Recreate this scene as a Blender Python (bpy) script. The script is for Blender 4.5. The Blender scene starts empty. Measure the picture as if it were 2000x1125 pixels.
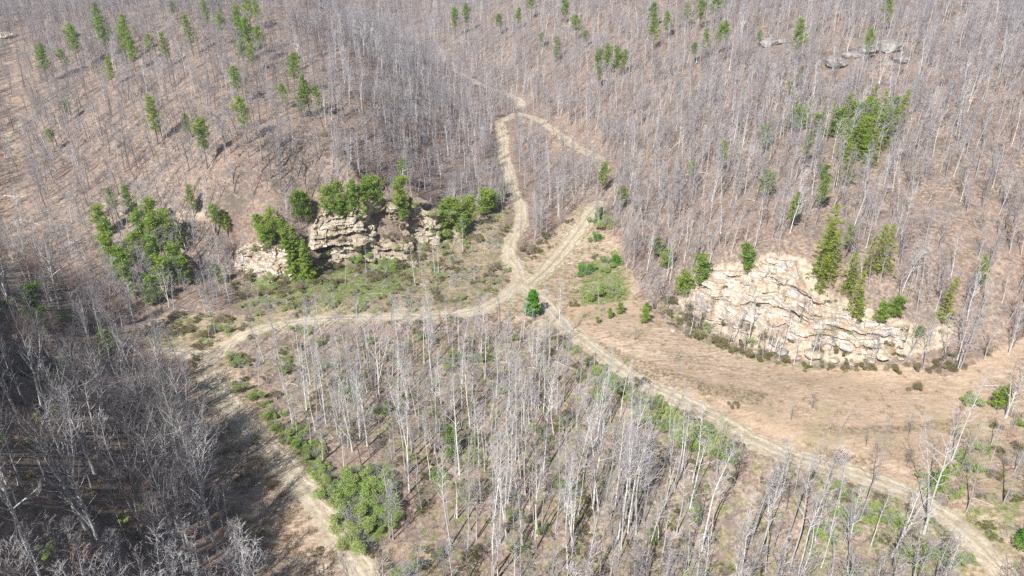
import bpy, math, random
import numpy as np
from mathutils import Vector, Matrix, Euler

random.seed(7); RNG = np.random.default_rng(11)
scene = bpy.context.scene
COL = scene.collection
R = math.radians

# ------------------------------------------------------------------ camera, world, sun, exposure
CAM = np.array([0.0, 0.0, 110.0]); PITCH = R(26); HFOV = R(70)
cam_data = bpy.data.cameras.new('camera'); cam = bpy.data.objects.new('camera', cam_data); COL.objects.link(cam)
cam.location = CAM; cam.rotation_euler = (math.pi/2 - PITCH, 0, 0)
cam_data.sensor_fit = 'HORIZONTAL'; cam_data.angle = HFOV
cam_data.clip_start = 0.5; cam_data.clip_end = 6000
scene.camera = cam
SUN_EL = R(44); SHADOW_AZ = R(30)
world = bpy.data.worlds.new('World'); scene.world = world; world.use_nodes = True
wn = world.node_tree; bg = wn.nodes['Background']
sky = wn.nodes.new('ShaderNodeTexSky'); sky.sky_type = 'NISHITA'; sky.sun_disc = False
sky.sun_elevation = SUN_EL; sky.sun_rotation = math.pi + SHADOW_AZ
sky.air_density = 1.0; sky.dust_density = 1.0
wn.links.new(sky.outputs['Color'], bg.inputs['Color']); bg.inputs['Strength'].default_value = 0.052
sun_data = bpy.data.lights.new('sun', 'SUN'); sun_data.energy = 5.0; sun_data.angle = R(0.5); sun_data.color = (1.0, 0.98, 0.955)
sun = bpy.data.objects.new('sun', sun_data); COL.objects.link(sun)
sdir = Vector((math.sin(SHADOW_AZ)*math.cos(SUN_EL), math.cos(SHADOW_AZ)*math.cos(SUN_EL), -math.sin(SUN_EL)))
sun.rotation_euler = sdir.to_track_quat('-Z', 'Y').to_euler(); sun.location = (-100, -100, 300)
vs = scene.view_settings; vs.view_transform = 'Standard'; vs.look = 'None'; vs.gamma = 1; vs.use_curve_mapping = False
vs.exposure = 0.74
cy = scene.cycles
cy.max_bounces = 4; cy.diffuse_bounces = 2; cy.glossy_bounces = 1; cy.transmission_bounces = 2; cy.volume_bounces = 0
cy.transparent_max_bounces = 4; cy.caustics_reflective = False; cy.caustics_refractive = False
cy.use_denoising = False

# ------------------------------------------------------------------ projection between photo pixels (2000x1125) and the place
FPX = 1000/math.tan(HFOV/2)
CP, SP = math.cos(PITCH), math.sin(PITCH)
def ray(u, v):
    a = (u-1000)/FPX; b = (v-562.5)/FPX
    return np.array([a, CP - b*SP, -SP - b*CP])
def at_z(u, v, z):
    d = ray(u, v); t = (z-CAM[2])/d[2]
    return CAM + d*t
def project(x, y, z):
    x = np.asarray(x, float); y = np.asarray(y, float); z = np.asarray(z, float)-CAM[2]
    dep = y*CP - z*SP; dep = np.where(dep < 1, 1e9, dep)
    up = y*SP + z*CP
    return 1000 + FPX*x/dep, 562.5 - FPX*up/dep, dep

# ------------------------------------------------------------------ noise
def _h(i, j, k, s):
    n = (i*374761393 + j*668265263 + k*2147483647 + s*1274126177) & 0xffffffff
    n = ((n ^ (n >> 13))*1274126177) & 0xffffffff
    n = ((n ^ (n >> 16))*2246822519) & 0xffffffff
    return ((n ^ (n >> 15)) & 0xffffff)/float(0xffffff)
def vnoise(x, y, z=0.0, s=0):
    x, y, z = np.broadcast_arrays(np.asarray(x, float), np.asarray(y, float), np.asarray(z, float))
    i, j, k = np.floor(x).astype(np.int64), np.floor(y).astype(np.int64), np.floor(z).astype(np.int64)
    fx, fy, fz = x-i, y-j, z-k
    fx, fy, fz = [f*f*(3-2*f) for f in (fx, fy, fz)]
    r = 0
    for a in (0, 1):
        for b in (0, 1):
            for c in (0, 1):
                w = (fx if a else 1-fx)*(fy if b else 1-fy)*(fz if c else 1-fz)
                r = r + w*_h(i+a, j+b, k+c, s)
    return r*2-1
def fbm(x, y, z=0.0, s=0, o=4, g=0.5):
    r = 0; a = 1; t = 0
    for q in range(o):
        f = 2.03**q
        r = r + a*vnoise(np.asarray(x)*f, np.asarray(y)*f, np.asarray(z)*f, s+q*17); t += a; a *= g
    return r/t
def sstep(a, b, x):
    t = np.clip((np.asarray(x, float)-a)/(b-a), 0, 1); return t*t*(3-2*t)
def inpoly(u, v, poly):
    u = np.asarray(u, float); v = np.asarray(v, float); r = np.zeros(u.shape, bool); n = len(poly)
    for i in range(n):
        x1, y1 = poly[i]; x2, y2 = poly[(i+1) % n]
        if y1 == y2: continue
        c = ((y1 > v) != (y2 > v)) & (u < (x2-x1)*(v-y1)/(y2-y1)+x1)
        r ^= c
    return r

# ------------------------------------------------------------------ terrain: photo point + height above the valley junction
CTRL = [
 (1040,590,0),(960,600,0),(850,615,-.5),(700,620,-1),(600,622,-1.5),(500,650,-3),(430,680,-4),(290,690,-4),(400,740,-5.5),(420,760,-6),
 (500,850,-8),(560,920,-10),(640,1030,-12.5),(700,1120,-14),(600,1120,-14),(480,1125,-12),(430,950,-9),(380,830,-6.5),
 (700,700,-5),(800,650,-2),(900,800,-10),(900,1000,-16),(900,1125,-20),(1200,900,-10),(1200,1125,-20),(1500,1125,-14),(1050,720,-5),
 (1130,660,0),(1300,760,0),(1500,880,0),(1800,970,1),(2000,1050,2),(1800,1125,-4),(2000,1125,-1),
 (1300,640,1.5),(1600,760,3.5),(1900,740,6),(1900,850,3),(2000,620,14),(1180,600,.5),
 (1950,600,16),(1950,500,25),(1950,400,33),(1950,300,42),(1950,200,52),(1950,100,64),(1950,0,78),(1750,500,26),(1750,400,32),(1750,300,40),(1750,200,49),(1750,100,61),(1750,0,76),
 (1500,400,30),(1500,300,36),(1500,200,46),(1500,100,57),(1500,0,72),(1620,450,28),
 (1020,400,4),(990,300,8),(1020,210,12),(940,160,16),(870,120,20),(800,60,28),(750,0,40),
 (1150,400,5),(1170,300,12),(1250,300,22),(1250,400,14),(1250,500,5),(1200,500,2),(1200,200,28),(1200,100,46),(1200,0,66),(1000,100,32),(1000,0,56),
 (1330,450,16),(1350,350,24),(1350,200,38),
 (700,520,0),(850,480,1),(900,440,2),(960,400,4),(800,560,-.5),(600,560,-.5),
 (700,330,30),(700,200,45),(700,100,56),(780,210,35),(780,300,26),(600,300,34),(600,200,46),(600,100,58),(600,0,74),(850,330,14),(850,200,22),(800,100,36),(450,380,24),(530,400,20),
 (300,300,30),(300,200,42),(300,100,54),(300,0,70),(300,400,18),(50,300,22),(50,400,15),(50,200,34),(50,100,46),(50,0,62),
 (50,500,9),(150,480,9),(300,460,11),(300,540,2),(400,480,7),(400,580,-1),(250,620,-2.5),(100,600,4),
 (0,700,11),(0,800,15),(0,900,18),(0,1125,20),(150,1125,11),(300,1125,-3),(400,1125,-10),(300,900,-4),(330,800,-5),(150,900,9),(200,700,0),(300,1000,-4),(150,800,7)]
# cliffs: base and top lines, photo points with heights
CL = {
 'right': dict(base=[(1328,586,5),(1390,608,5),(1450,630,6),(1540,655,7),(1650,682,7),(1725,682,8.5),(1785,668,10.5)],
               top=[(1338,568,7),(1365,540,12),(1398,529,15.5),(1452,531,17.5),(1500,500,24.5),(1552,510,24),(1590,580,18),(1700,622,15.5),(1790,642,13.5)]),
 'block': dict(base=[(458,505,2),(485,520,.8),(525,536,.3),(575,534,.3),(606,522,1)],
               top=[(462,490,4),(488,474,7.8),(530,478,8.4),(572,482,8.4),(606,500,4.5)]),
 'upper': dict(base=[(596,482,6.5),(640,470,8),(695,466,8),(722,458,8.5),(738,432,11),(762,428,11),(785,455,6.5),(815,466,3),(845,476,1.5),(862,474,1.5),(872,448,4),(890,440,5),(912,446,3.5)],
               top=[(602,452,10.5),(628,406,18),(658,392,21),(700,392,21.5),(735,392,20.5),(752,392,19.5),(768,396,18.5),(792,402,16.5),(818,407,14.5),(845,412,14),(862,414,13),(876,412,13),(912,432,7)]),
 'ledge': dict(base=[(612,512,.5),(660,507,.8),(720,500,1),(775,498,1),(812,480,2.5)],
               top=[(620,496,2.6),(655,482,4.6),(705,474,5.6),(765,472,5.4),(812,474,3.5)]),
}
def poly3(pts): return np.array([at_z(*p) for p in pts])
P = [at_z(*p) for p in CTRL]
for k, c in CL.items():
    pu = 5.0 if k == 'upper' else 2.2
    for q in poly3(c['base']): P.append(q + np.array([0, pu, -.6]))
    for q in poly3(c['top']): P.append(q + np.array([0, pu+.4, -.4]))
P += [np.array(p, float) for p in [(-114,80,50),(-124,56,72),(-150,112,66),(-165,160,46),(-70,40,22),(0,40,-24),(100,40,-18),(200,60,0),(-200,110,50),(-260,200,20),(-300,320,30),  # first points: unseen ridge behind left, raised to shade the near-left wood
     (-600,900,120),(-800,500,60),(0,1250,120),(-300,1200,120),(600,900,150),(500,500,112),(420,300,84),(300,200,40),(260,130,12),(900,1000,190),(900,300,120),
     (-200,850,92),(250,800,112),(0,1700,210),(-900,1700,230),(900,1700,260),(-900,1100,150),(-40,-60,-28),(-250,-60,45),(250,-60,-5),(-900,-60,60),(900,-60,60)]]
P = np.array(P)
def kern(r): return np.sqrt(r*r + 25.0)
_D = np.linalg.norm(P[:, None, :2]-P[None, :, :2], axis=2)
_A = kern(_D) - np.eye(len(P))*0.15*0
_n = len(P)
_M = np.zeros((_n+3, _n+3)); _M[:_n, :_n] = kern(_D) - np.eye(_n)*(-0.6)*-1
_T = np.c_[np.ones(_n), P[:, :2]/100]; _M[:_n, _n:] = _T; _M[_n:, :_n] = _T.T
_W = np.linalg.solve(_M, np.r_[P[:, 2], 0, 0, 0])
def base_h(x, y):
    x = np.asarray(x, float); y = np.asarray(y, float); sh = x.shape; x = x.ravel(); y = y.ravel(); out = np.empty(x.shape)
    for a in range(0, len(x), 40000):
        xx, yy = x[a:a+40000], y[a:a+40000]
        r = np.sqrt((xx[:, None]-P[None, :, 0])**2 + (yy[:, None]-P[None, :, 1])**2)
        out[a:a+40000] = kern(r) @ _W[:_n] + _W[_n] + _W[_n+1]*xx/100 + _W[_n+2]*yy/100
    return out.reshape(sh)
def axis(parts):
    out = []
    for a, b, s in parts: out += list(np.arange(a, b, s))
    return np.array(out + [parts[-1][1]])
GX = axis([(-900,-300,20),(-300,-200,4),(-200,230,1.25),(230,330,4),(330,900,20)])
GY = axis([(-60,50,5),(50,300,1.1),(300,520,2.2),(520,900,6),(900,1700,25)])
XX, YY = np.meshgrid(GX, GY)
ZZ = base_h(XX, YY)
# roads: photo points along the middle, real width in metres
ROADS = [
 ('dirt_road', 4.8, [(428,690),(440,672),(470,655),(520,640),(600,625),(690,620),(800,620),(880,616),(940,605),(985,580),(1018,550),(1012,525),(992,500),(998,470),(1018,440),(1018,400),(1002,375),(998,350),(985,310),(982,270),(975,238),(1010,222),(1040,228),(1090,262),(1130,290),(1165,305),(1180,330)],
   'pale rutted dirt road winding along the valley floor and up the hollow'),
 ('dirt_track', 5.8, [(440,676),(412,700),(405,730),(425,765),(460,800),(500,850),(560,910),(600,960),(650,1030),(690,1085),(730,1150)],
   'wide sandy track running down the left foreground past the shaded wood'),
 ('side_track', 4.6, [(270,692),(310,686),(360,690),(405,694),(418,694)], 'short sandy spur leading left from the bend of the track'),
 ('field_road', 5.4, [(1010,545),(1060,590),(1105,640),(1150,675),(1210,722),(1290,765),(1370,800),(1440,845),(1520,885),(1600,908),(1690,930),(1780,965),(1860,1015),(1920,1070),(1960,1130)],
   'grey dirt road crossing the tan field on the right'),
 ('hill_track', 6.0, [(1030,560),(1075,520),(1100,490),(1130,450),(1150,420),(1172,392)], 'faint two-rut track climbing from the junction'),
 ('hollow_trail', 5.0, [(1015,212),(1022,200),(990,182),(955,172),(925,160),(890,138),(865,112),(850,90)], 'narrow yellowish trail in the upper hollow'),
]
def bilin(G, x, y):
    x = np.asarray(x, float); y = np.asarray(y, float)
    i = np.clip(np.searchsorted(GX, x)-1, 0, len(GX)-2); j = np.clip(np.searchsorted(GY, y)-1, 0, len(GY)-2)
    fx = np.clip((x-GX[i])/(GX[i+1]-GX[i]), 0, 1); fy = np.clip((y-GY[j])/(GY[j+1]-GY[j]), 0, 1)
    return (G[j, i]*(1-fx)*(1-fy) + G[j, i+1]*fx*(1-fy) + G[j+1, i]*(1-fx)*fy + G[j+1, i+1]*fx*fy)
def height(x, y): return bilin(ZZ, x, y)
_ts = np.concatenate([np.arange(60, 400, 1.0), np.arange(400, 1600, 3.0)])
def hit(u, v, G=None):
    d = ray(u, v); d = d/np.linalg.norm(d)
    p = CAM[None]+d[None]*_ts[:, None]
    g = p[:, 2]-height(p[:, 0], p[:, 1])
    k = np.argmax(g < 0)
    if g[k] >= 0: return None
    if k == 0: q = p[0]
    else:
        f = g[k-1]/(g[k-1]-g[k]); q = p[k-1]*(1-f)+p[k]*f
    return np.array([q[0], q[1], height(q[0], q[1])])
def smooth_line(pts, step):
    pts = np.array(pts); seg = np.r_[0, np.cumsum(np.linalg.norm(np.diff(pts[:, :2], axis=0), axis=1))]
    s = np.arange(0, seg[-1], step); x = np.interp(s, seg, pts[:, 0]); y = np.interp(s, seg, pts[:, 1])
    k = max(3, int(7/step)) | 1; ker = np.hanning(k+2)[1:-1]; ker /= ker.sum()
    def sm(a): return np.convolve(np.pad(a, k//2, mode='edge'), ker, 'valid')
    return np.c_[sm(x), sm(y)], s
road_lines = []
for name, w, pts, lab in ROADS:
    hp = [h for h in (hit(u, v) for u, v in pts) if h is not None]
    L, s = smooth_line(hp, 0.8); road_lines.append((name, w, L, s, lab))
# roadbed: level the ground across each road, and know how far every grid point is from a road
RD = np.full(XX.shape, 1e3)
for name, w, L, s, lab in road_lines:
    zl = height(L[:, 0], L[:, 1]); k = 15; zl = np.convolve(np.pad(zl, k, mode='edge'), np.ones(2*k+1)/(2*k+1), 'valid')
    x0, y0 = L.min(0)-12; x1, y1 = L.max(0)+12
    m = (XX > x0) & (XX < x1) & (YY > y0) & (YY < y1)
    px, py = XX[m], YY[m]; dist = np.full(px.shape, 1e3); zz = np.zeros(px.shape)
    for a in range(0, len(px), 20000):
        d = np.sqrt((px[a:a+20000, None]-L[None, ::2, 0])**2 + (py[a:a+20000, None]-L[None, ::2, 1])**2)
        k_ = d.argmin(1); dist[a:a+20000] = d[np.arange(len(k_)), k_]; zz[a:a+20000] = zl[::2][k_]
    wgt = 1-sstep(w*.55, w*.55+5, dist)
    ZZ[m] = ZZ[m]*(1-wgt)+zz*wgt
    RD[m] = np.minimum(RD[m], dist - w/2)
offr = sstep(0, 4, RD)
ZZ += offr*(fbm(XX/28, YY/28, s=3, o=4)*2.2*sstep(150, 320, YY) + fbm(XX/9, YY/9, s=9, o=3)*.55 + fbm(XX/2.6, YY/2.6, s=5, o=2)*.12)

# ------------------------------------------------------------------ cover zones (outlines taken from the photo, tested per ground point)
Z_FIELD = [(1090,600),(1230,588),(1300,625),(1345,655),(1450,698),(1600,722),(1760,710),(1850,740),(1930,700),(2010,655),(2010,800),(1900,860),(1860,930),(1800,975),(1700,940),(1500,885),(1380,815),(1250,745),(1130,665)]
Z_JUNC = [(930,600),(1010,520),(1060,470),(1130,400),(1172,388),(1160,450),(1215,470),(1205,500),(1240,545),(1250,600),(1110,650),(1000,640)]
Z_VALL = [(455,545),(620,520),(800,500),(860,462),(960,420),(1000,400),(1010,470),(990,560),(940,605),(600,612),(480,610),(440,575)]
Z_STRIP = [(372,670),(455,655),(480,720),(560,830),(650,950),(725,1070),(760,1135),(480,1135),(445,1000),(400,870),(365,760)]
Z_BEND = [(265,640),(330,610),(440,620),(600,600),(900,600),(900,632),(600,640),(470,665),(400,705),(265,700)]
Z_SCAR = [(700,1085),(780,1055),(850,1060),(860,1110),(840,1130),(720,1130)]
Z_LOWR = [(1580,930),(1700,940),(1850,1000),(2010,900),(2010,1130),(1550,1130)]
Z_RSIDE = [(1850,860),(2010,760),(2010,1130),(1850,1130)]
Z_CLR = [(1320,600),(1335,540),(1390,518),(1440,512),(1500,490),(1575,500),(1625,570),(1700,600),(1780,625),(1870,630),(1860,680),(1760,700),(1650,712),(1540,702),(1440,672),(1380,635)]
Z_CLL = [(455,470),(520,478),(600,480),(600,400),(640,385),(750,380),(800,395),(860,405),(900,420),(880,470),(800,500),(620,520),(600,540),(480,535)]
Z_HOLLOW = [(960,165),(1050,200),(1100,250),(1200,310),(1190,340),(1120,310),(1040,260),(1000,300),(1000,370),(975,370),(970,240),(985,215)]
Z_THICK = [(540,820),(600,870),(660,930),(760,900),(785,950),(760,1040),(720,1070),(690,1050),(640,980),(590,900),(535,850)]
Z_LOGGED = [(0,60),(60,60),(80,130),(60,260),(60,330),(90,430),(60,500),(0,520)]
Z_GULLY = [(1905,480),(1950,440),(1965,520),(1950,600),(1985,680),(1950,720),(1915,640)]
Z_DARKW = [(-100,500),(60,560),(180,600),(260,690),(350,720),(370,870),(440,1000),(500,1140),(-100,1140)]
Z_CLBASE = [(1370,615),(1450,640),(1540,665),(1700,685),(1850,665),(1850,700),(1700,712),(1540,702),(1440,672),(1370,640)]
Z_BELOW = [(470,672),(600,640),(1090,640),(1250,760),(1450,860),(1450,900),(1200,800),(1000,740),(700,740),(500,760)]
Z_MIDW = [(470,700),(600,650),(800,645),(1100,650),(1200,720),(1380,820),(1560,900),(1700,950),(1700,1135),(780,1135),(800,980),(740,890),(620,870),(540,790)]
def soft(poly, U, V, wob=10.0):
    """share of five wobbled samples inside a zone, so that its edge is ragged"""
    r = 0
    for k in range(5):
        du = fbm(X_/14, Y_/14, s=40+k, o=3)*wob*2 + (k-2)*3; dv = fbm(X_/14, Y_/14, s=60+k, o=3)*wob*1.4 + ((k*2) % 5-2)*2
        r = r + inpoly(U+du, V+dv, poly)
    return r/5
U_, V_, D_ = project(XX, YY, ZZ); X_, Y_ = XX, YY
mk = lambda poly, wob=10: soft(poly, U_, V_, wob)
M_dry = np.clip(np.maximum.reduce([mk(Z_FIELD, 8), mk(Z_JUNC), mk(Z_STRIP, 6), mk(Z_BEND, 6)*.8, mk(Z_SCAR)*.9, mk(Z_VALL)*.45, mk(Z_RSIDE)*.6, mk(Z_LOGGED, 22)*.42, mk(Z_HOLLOW, 14)*.3]), 0, 1)
M_green = np.clip(np.maximum.reduce([mk(Z_VALL)*.40, mk(Z_THICK)*.9, mk(Z_LOWR, 20)*.45, mk(Z_BEND)*.45, mk(Z_JUNC)*.28,
      mk([(1125,510),(1200,500),(1240,560),(1230,590),(1130,600)], 8)*.6, mk([(470,505),(640,520),(800,500),(830,540),(760,580),(600,600),(500,590)], 14)*.62,
      mk([(1150,680),(1300,770),(1450,860),(1480,900),(1330,880),(1180,760)], 10)*.6, mk([(1280,590),(1340,600),(1400,650),(1500,700),(1640,712),(1600,730),(1430,700),(1330,650)], 6)*.5, mk(Z_MIDW, 20)*.38,
      mk([(1080,640),(1250,745),(1450,830),(1600,900),(1700,930),(1400,810),(1200,690)], 8)*.4]), 0, 1)
M_dirt = np.clip(np.maximum.reduce([1-sstep(-.6, 1.6, RD + fbm(XX/2.5, YY/2.5, s=77, o=3)*1.3), mk(Z_GULLY, 16)*.42, mk([(985,600),(1010,560),(1060,505),(1140,405),(1172,395),(1150,440),(1110,500),(1075,560),(1090,620),(1040,600)], 10)*.5, mk([(0,255),(30,255),(35,300),(0,310)], 6)*.8, mk([(340,410),(400,405),(410,435),(350,440)], 6)*.6,
      mk([(190,380),(215,400),(225,450),(205,430)], 5)*.6, mk([(700,485),(770,480),(790,495),(720,505)], 6)*.5, mk(Z_CLR, 6)*.7]), 0, 1)
M_damp = np.clip(np.maximum.reduce([mk([(1130,655),(1250,700),(1400,752),(1510,768),(1480,790),(1380,772),(1230,728)], 5), mk([(1590,828),(1750,828),(1880,815),(1880,832),(1750,848),(1620,852)], 5)*.8, mk([(1540,855),(1650,882),(1740,905),(1640,908)], 5), mk([(1000,560),(1060,590),(1110,640),(1130,665),(1100,665),(1040,620),(980,600)], 8)*.35, mk([(1240,560),(1130,600),(1110,640),(1180,640),(1250,590)], 8)*.4]), 0, 1)
M_red = np.clip(mk(Z_FIELD, 6)*.55 + fbm(XX/30, YY/30, s=31)*.7, 0, 1)

# ------------------------------------------------------------------ mesh and material helpers
def mesh_np(name, V, F3=None, F4=None, mats=(), mi=None, smooth=False):
    me = bpy.data.meshes.new(name); V = np.asarray(V, np.float32)
    n3 = 0 if F3 is None else len(F3); n4 = 0 if F4 is None else len(F4)
    me.vertices.add(len(V)); me.vertices.foreach_set('co', V.ravel())
    loops = np.concatenate([np.asarray(F3, np.int32).ravel() if n3 else np.zeros(0, np.int32), np.asarray(F4, np.int32).ravel() if n4 else np.zeros(0, np.int32)])
    me.loops.add(len(loops)); me.loops.foreach_set('vertex_index', loops)
    me.polygons.add(n3+n4)
    me.polygons.foreach_set('loop_start', np.concatenate([np.arange(n3)*3, n3*3+np.arange(n4)*4]).astype(np.int32))
    me.polygons.foreach_set('loop_total', np.concatenate([np.full(n3, 3), np.full(n4, 4)]).astype(np.int32))
    for m in mats: me.materials.append(m)
    if mi is not None: me.polygons.foreach_set('material_index', np.asarray(mi, np.int32))
    me.polygons.foreach_set('use_smooth', np.full(n3+n4, smooth))
    me.update(calc_edges=True); me.validate()
    return me
def add_obj(name, data, parent=None, loc=None, link=True, **props):
    o = bpy.data.objects.new(name, data)
    if link: COL.objects.link(o)
    if parent is not None: o.parent = parent
    if loc is not None: o.location = loc
    for k, v in props.items(): o[k] = v
    return o
class NT:
    def __init__(s, name, rough=.9):
        s.m = bpy.data.materials.new(name); s.m.use_nodes = True; s.t = s.m.node_tree; s.b = s.t.nodes['Principled BSDF']
        s.b.inputs['Roughness'].default_value = rough
        s.b.inputs['Specular IOR Level'].default_value = .15
    def n(s, ty, **kw):
        nd = s.t.nodes.new(ty)
        for k, v in kw.items(): setattr(nd, k, v)
        return nd
    def put(s, sock, val):
        if hasattr(val, 'links') or isinstance(val, bpy.types.NodeSocket): s.t.links.new(val, sock)
        elif isinstance(val, (tuple, list)) and len(val) == 3 and sock.type == 'RGBA': sock.default_value = (*val, 1)
        else: sock.default_value = val
    def coord(s, kind='Object'):
        if kind == 'World': return s.n('ShaderNodeNewGeometry').outputs['Position']
        return s.n('ShaderNodeTexCoord').outputs[kind]
    def noise(s, vec, scale, detail=4, rough=.55, dist=0):
        nd = s.n('ShaderNodeTexNoise'); s.put(nd.inputs['Vector'], vec); nd.inputs['Scale'].default_value = scale
        nd.inputs['Detail'].default_value = detail; nd.inputs['Roughness'].default_value = rough; nd.inputs['Distortion'].default_value = dist
        return nd.outputs['Fac']
    def ramp(s, fac, stops, interp='LINEAR'):
        nd = s.n('ShaderNodeValToRGB'); s.put(nd.inputs[0], fac); cr = nd.color_ramp; cr.interpolation = interp
        while len(cr.elements) < len(stops): cr.elements.new(.5)
        for e, (p, c) in zip(cr.elements, stops):
            e.position = p; e.color = (*c, 1) if len(c) == 3 else c
        return nd.outputs[0]
    def lin(s, fac, a, b):
        nd = s.n('ShaderNodeMapRange'); s.put(nd.inputs[0], fac); nd.inputs[1].default_value = a; nd.inputs[2].default_value = b; return nd.outputs[0]
    def mix(s, fac, a, b, mode='MIX'):
        nd = s.n('ShaderNodeMix', data_type='RGBA', blend_type=mode); s.put(nd.inputs[0], fac); s.put(nd.inputs[6], a); s.put(nd.inputs[7], b); return nd.outputs[2]
    def math(s, op, a, b=0.0):
        nd = s.n('ShaderNodeMath', operation=op); s.put(nd.inputs[0], a); s.put(nd.inputs[1], b); return nd.outputs[0]
    def attr(s, name, out='Fac'):
        nd = s.n('ShaderNodeAttribute'); nd.attribute_name = name; return nd.outputs[out]
    def mapv(s, vec, scale=(1, 1, 1), rot=(0, 0, 0)):
        nd = s.n('ShaderNodeMapping'); s.put(nd.inputs[0], vec); nd.inputs['Scale'].default_value = scale; nd.inputs['Rotation'].default_value = rot; return nd.outputs[0]
    def bump(s, h, strength, dist):
        nd = s.n('ShaderNodeBump'); s.put(nd.inputs['Height'], h); nd.inputs['Strength'].default_value = strength; nd.inputs['Distance'].default_value = dist
        s.t.links.new(nd.outputs[0], s.b.inputs['Normal'])
    def rnd(s): return s.n('ShaderNodeObjectInfo').outputs['Random']
    def base(s, c): s.put(s.b.inputs['Base Color'], c)

def mat_ground():
    t = NT('ground_cover'); w = t.coord('World')
    fine = t.noise(w, 1.1, 5, .7); mid = t.noise(w, .16, 4, .6); big = t.noise(w, .028, 3, .5); tiny = t.noise(w, 3.4, 3, .7)
    litter = t.ramp(fine, [(.32, (.055, .042, .034)), (.44, (.155, .118, .096)), (.55, (.255, .198, .16)), (.70, (.43, .355, .295))])
    litter = t.mix(t.math('MULTIPLY', t.lin(big, .42, .62), .6), litter, (.26, .165, .125), 'MIX'); litter = t.mix(.45, litter, t.ramp(fine, [(.3, (.12, .09, .07)), (.5, (.27, .2, .155)), (.7, (.42, .34, .27))]))
    litter = t.mix(t.lin(mid, .52, .68), litter, (.17, .14, .115)); litter = t.mix(t.math('MULTIPLY', t.lin(t.noise(w, .42, 4, .7), .56, .66), .6), litter, (.42, .34, .28))
    # dry grass
    st = t.noise(t.mapv(w, (.25, 1.5, 1), (0, 0, R(-28))), 1.0, 4, .65)
    dry = t.ramp(t.math('ADD', t.math('MULTIPLY', st, .5), t.math('MULTIPLY', fine, .5)), [(.36, (.15, .105, .075)), (.47, (.335, .25, .18)), (.56, (.46, .36, .275)), (.70, (.59, .49, .39))])
    wv = t.n('ShaderNodeTexWave', wave_type='BANDS', bands_direction='X'); t.put(wv.inputs['Vector'], t.mapv(w, (1, 1, 0), (0, 0, R(-52)))); wv.inputs['Scale'].default_value = .105; wv.inputs['Distortion'].default_value = 5; wv.inputs['Detail'].default_value = 3; wv.inputs['Detail Scale'].default_value = .6
    fur = t.math('MULTIPLY', wv.outputs['Fac'], t.lin(t.noise(w, .035, 3, .5), .46, .6))
    dry = t.mix(t.math('MULTIPLY', fur, .42), dry, (.22, .155, .10))
    dry = t.mix(t.math('MULTIPLY', t.lin(t.noise(w, .055, 5, .65), .5, .66), .5), dry, (.40, .29, .2))
    dry = t.mix(t.math('MULTIPLY', t.lin(t.attr('rust'), .2, .9), .55), dry, (.40, .285, .19))
    dry = t.mix(t.lin(t.noise(w, .09, 5, .65), .54, .72), dry, (.25, .22, .12))
    gr = t.ramp(fine, [(.3, (.05, .07, .018)), (.5, (.15, .185, .055)), (.7, (.30, .32, .13))])
    dirt = t.ramp(t.noise(w, .7, 5, .65), [(.3, (.27, .205, .145)), (.5, (.43, .35, .26)), (.7, (.58, .50, .39))])
    def mask(nm, sc, lo=.35, hi=.65):
        a = t.attr(nm); n = t.noise(w, sc, 4, .7)
        s_ = t.math('ADD', a, t.math('MULTIPLY', t.math('SUBTRACT', n, .5), 1.1)); return t.lin(s_, lo, hi)
    c = t.mix(mask('dry', .22), litter, dry)
    c = t.mix(t.math('MULTIPLY', mask('green', .30), t.lin(t.attr('green'), 0, .12)), c, gr)
    c = t.mix(t.math('MULTIPLY', t.math('MULTIPLY', mask('damp', .55), t.lin(t.attr('damp'), 0, .5)), .75), c, t.mix(t.lin(fine, .4, .6), (.11, .08, .05), (.36, .275, .18)))
    c = t.mix(mask('dirt', .5), c, dirt)
    c = t.mix(t.math('MULTIPLY', t.lin(tiny, .62, .7), .35), c, (.6, .55, .48))
    t.base(c); t.bump(t.math('ADD', fine, t.math('MULTIPLY', tiny, .5)), .7, .35)
    return t.m
def mat_road(grassy=.3, name='road_dirt'):
    t = NT(name); w = t.coord('World'); a = t.attr('across'); fine = t.noise(w, 1.6, 5, .7); b = t.noise(w, .25, 4, .6)
    c = t.ramp(t.math('ADD', t.math('MULTIPLY', fine, .6), t.math('MULTIPLY', b, .4)), [(.34, (.23, .18, .125)), (.46, (.41, .34, .255)), (.58, (.54, .475, .375)), (.72, (.66, .60, .50))])
    # wheel ruts are bare and pale, crown and verge carry dead grass
    rut = t.math('ABSOLUTE', t.math('SUBTRACT', t.math('ABSOLUTE', a), .45))
    g = t.lin(t.math('ADD', rut, t.math('MULTIPLY', t.math('SUBTRACT', t.noise(w, .8, 4, .7), .5), .7)), .16, .42)
    g2 = t.mix(t.noise(w, .5, 3), (.33, .27, .16), (.21, .195, .09))
    c = t.mix(t.math('MULTIPLY', g, grassy), c, g2)
    rl = t.lin(t.math('ADD', rut, t.math('MULTIPLY', t.noise(w, .35, 3), .12)), .13, .075)
    c = t.mix(t.math('MULTIPLY', rl, .45), c, (.20, .155, .11))
    c = t.mix(t.math('MULTIPLY', t.lin(t.noise(t.mapv(w, (1, 1, 1)), .12, 4, .7), .58, .68), .5), c, (.22, .17, .12))
    t.base(c); t.bump(fine, .6, .2); return t.m
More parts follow.
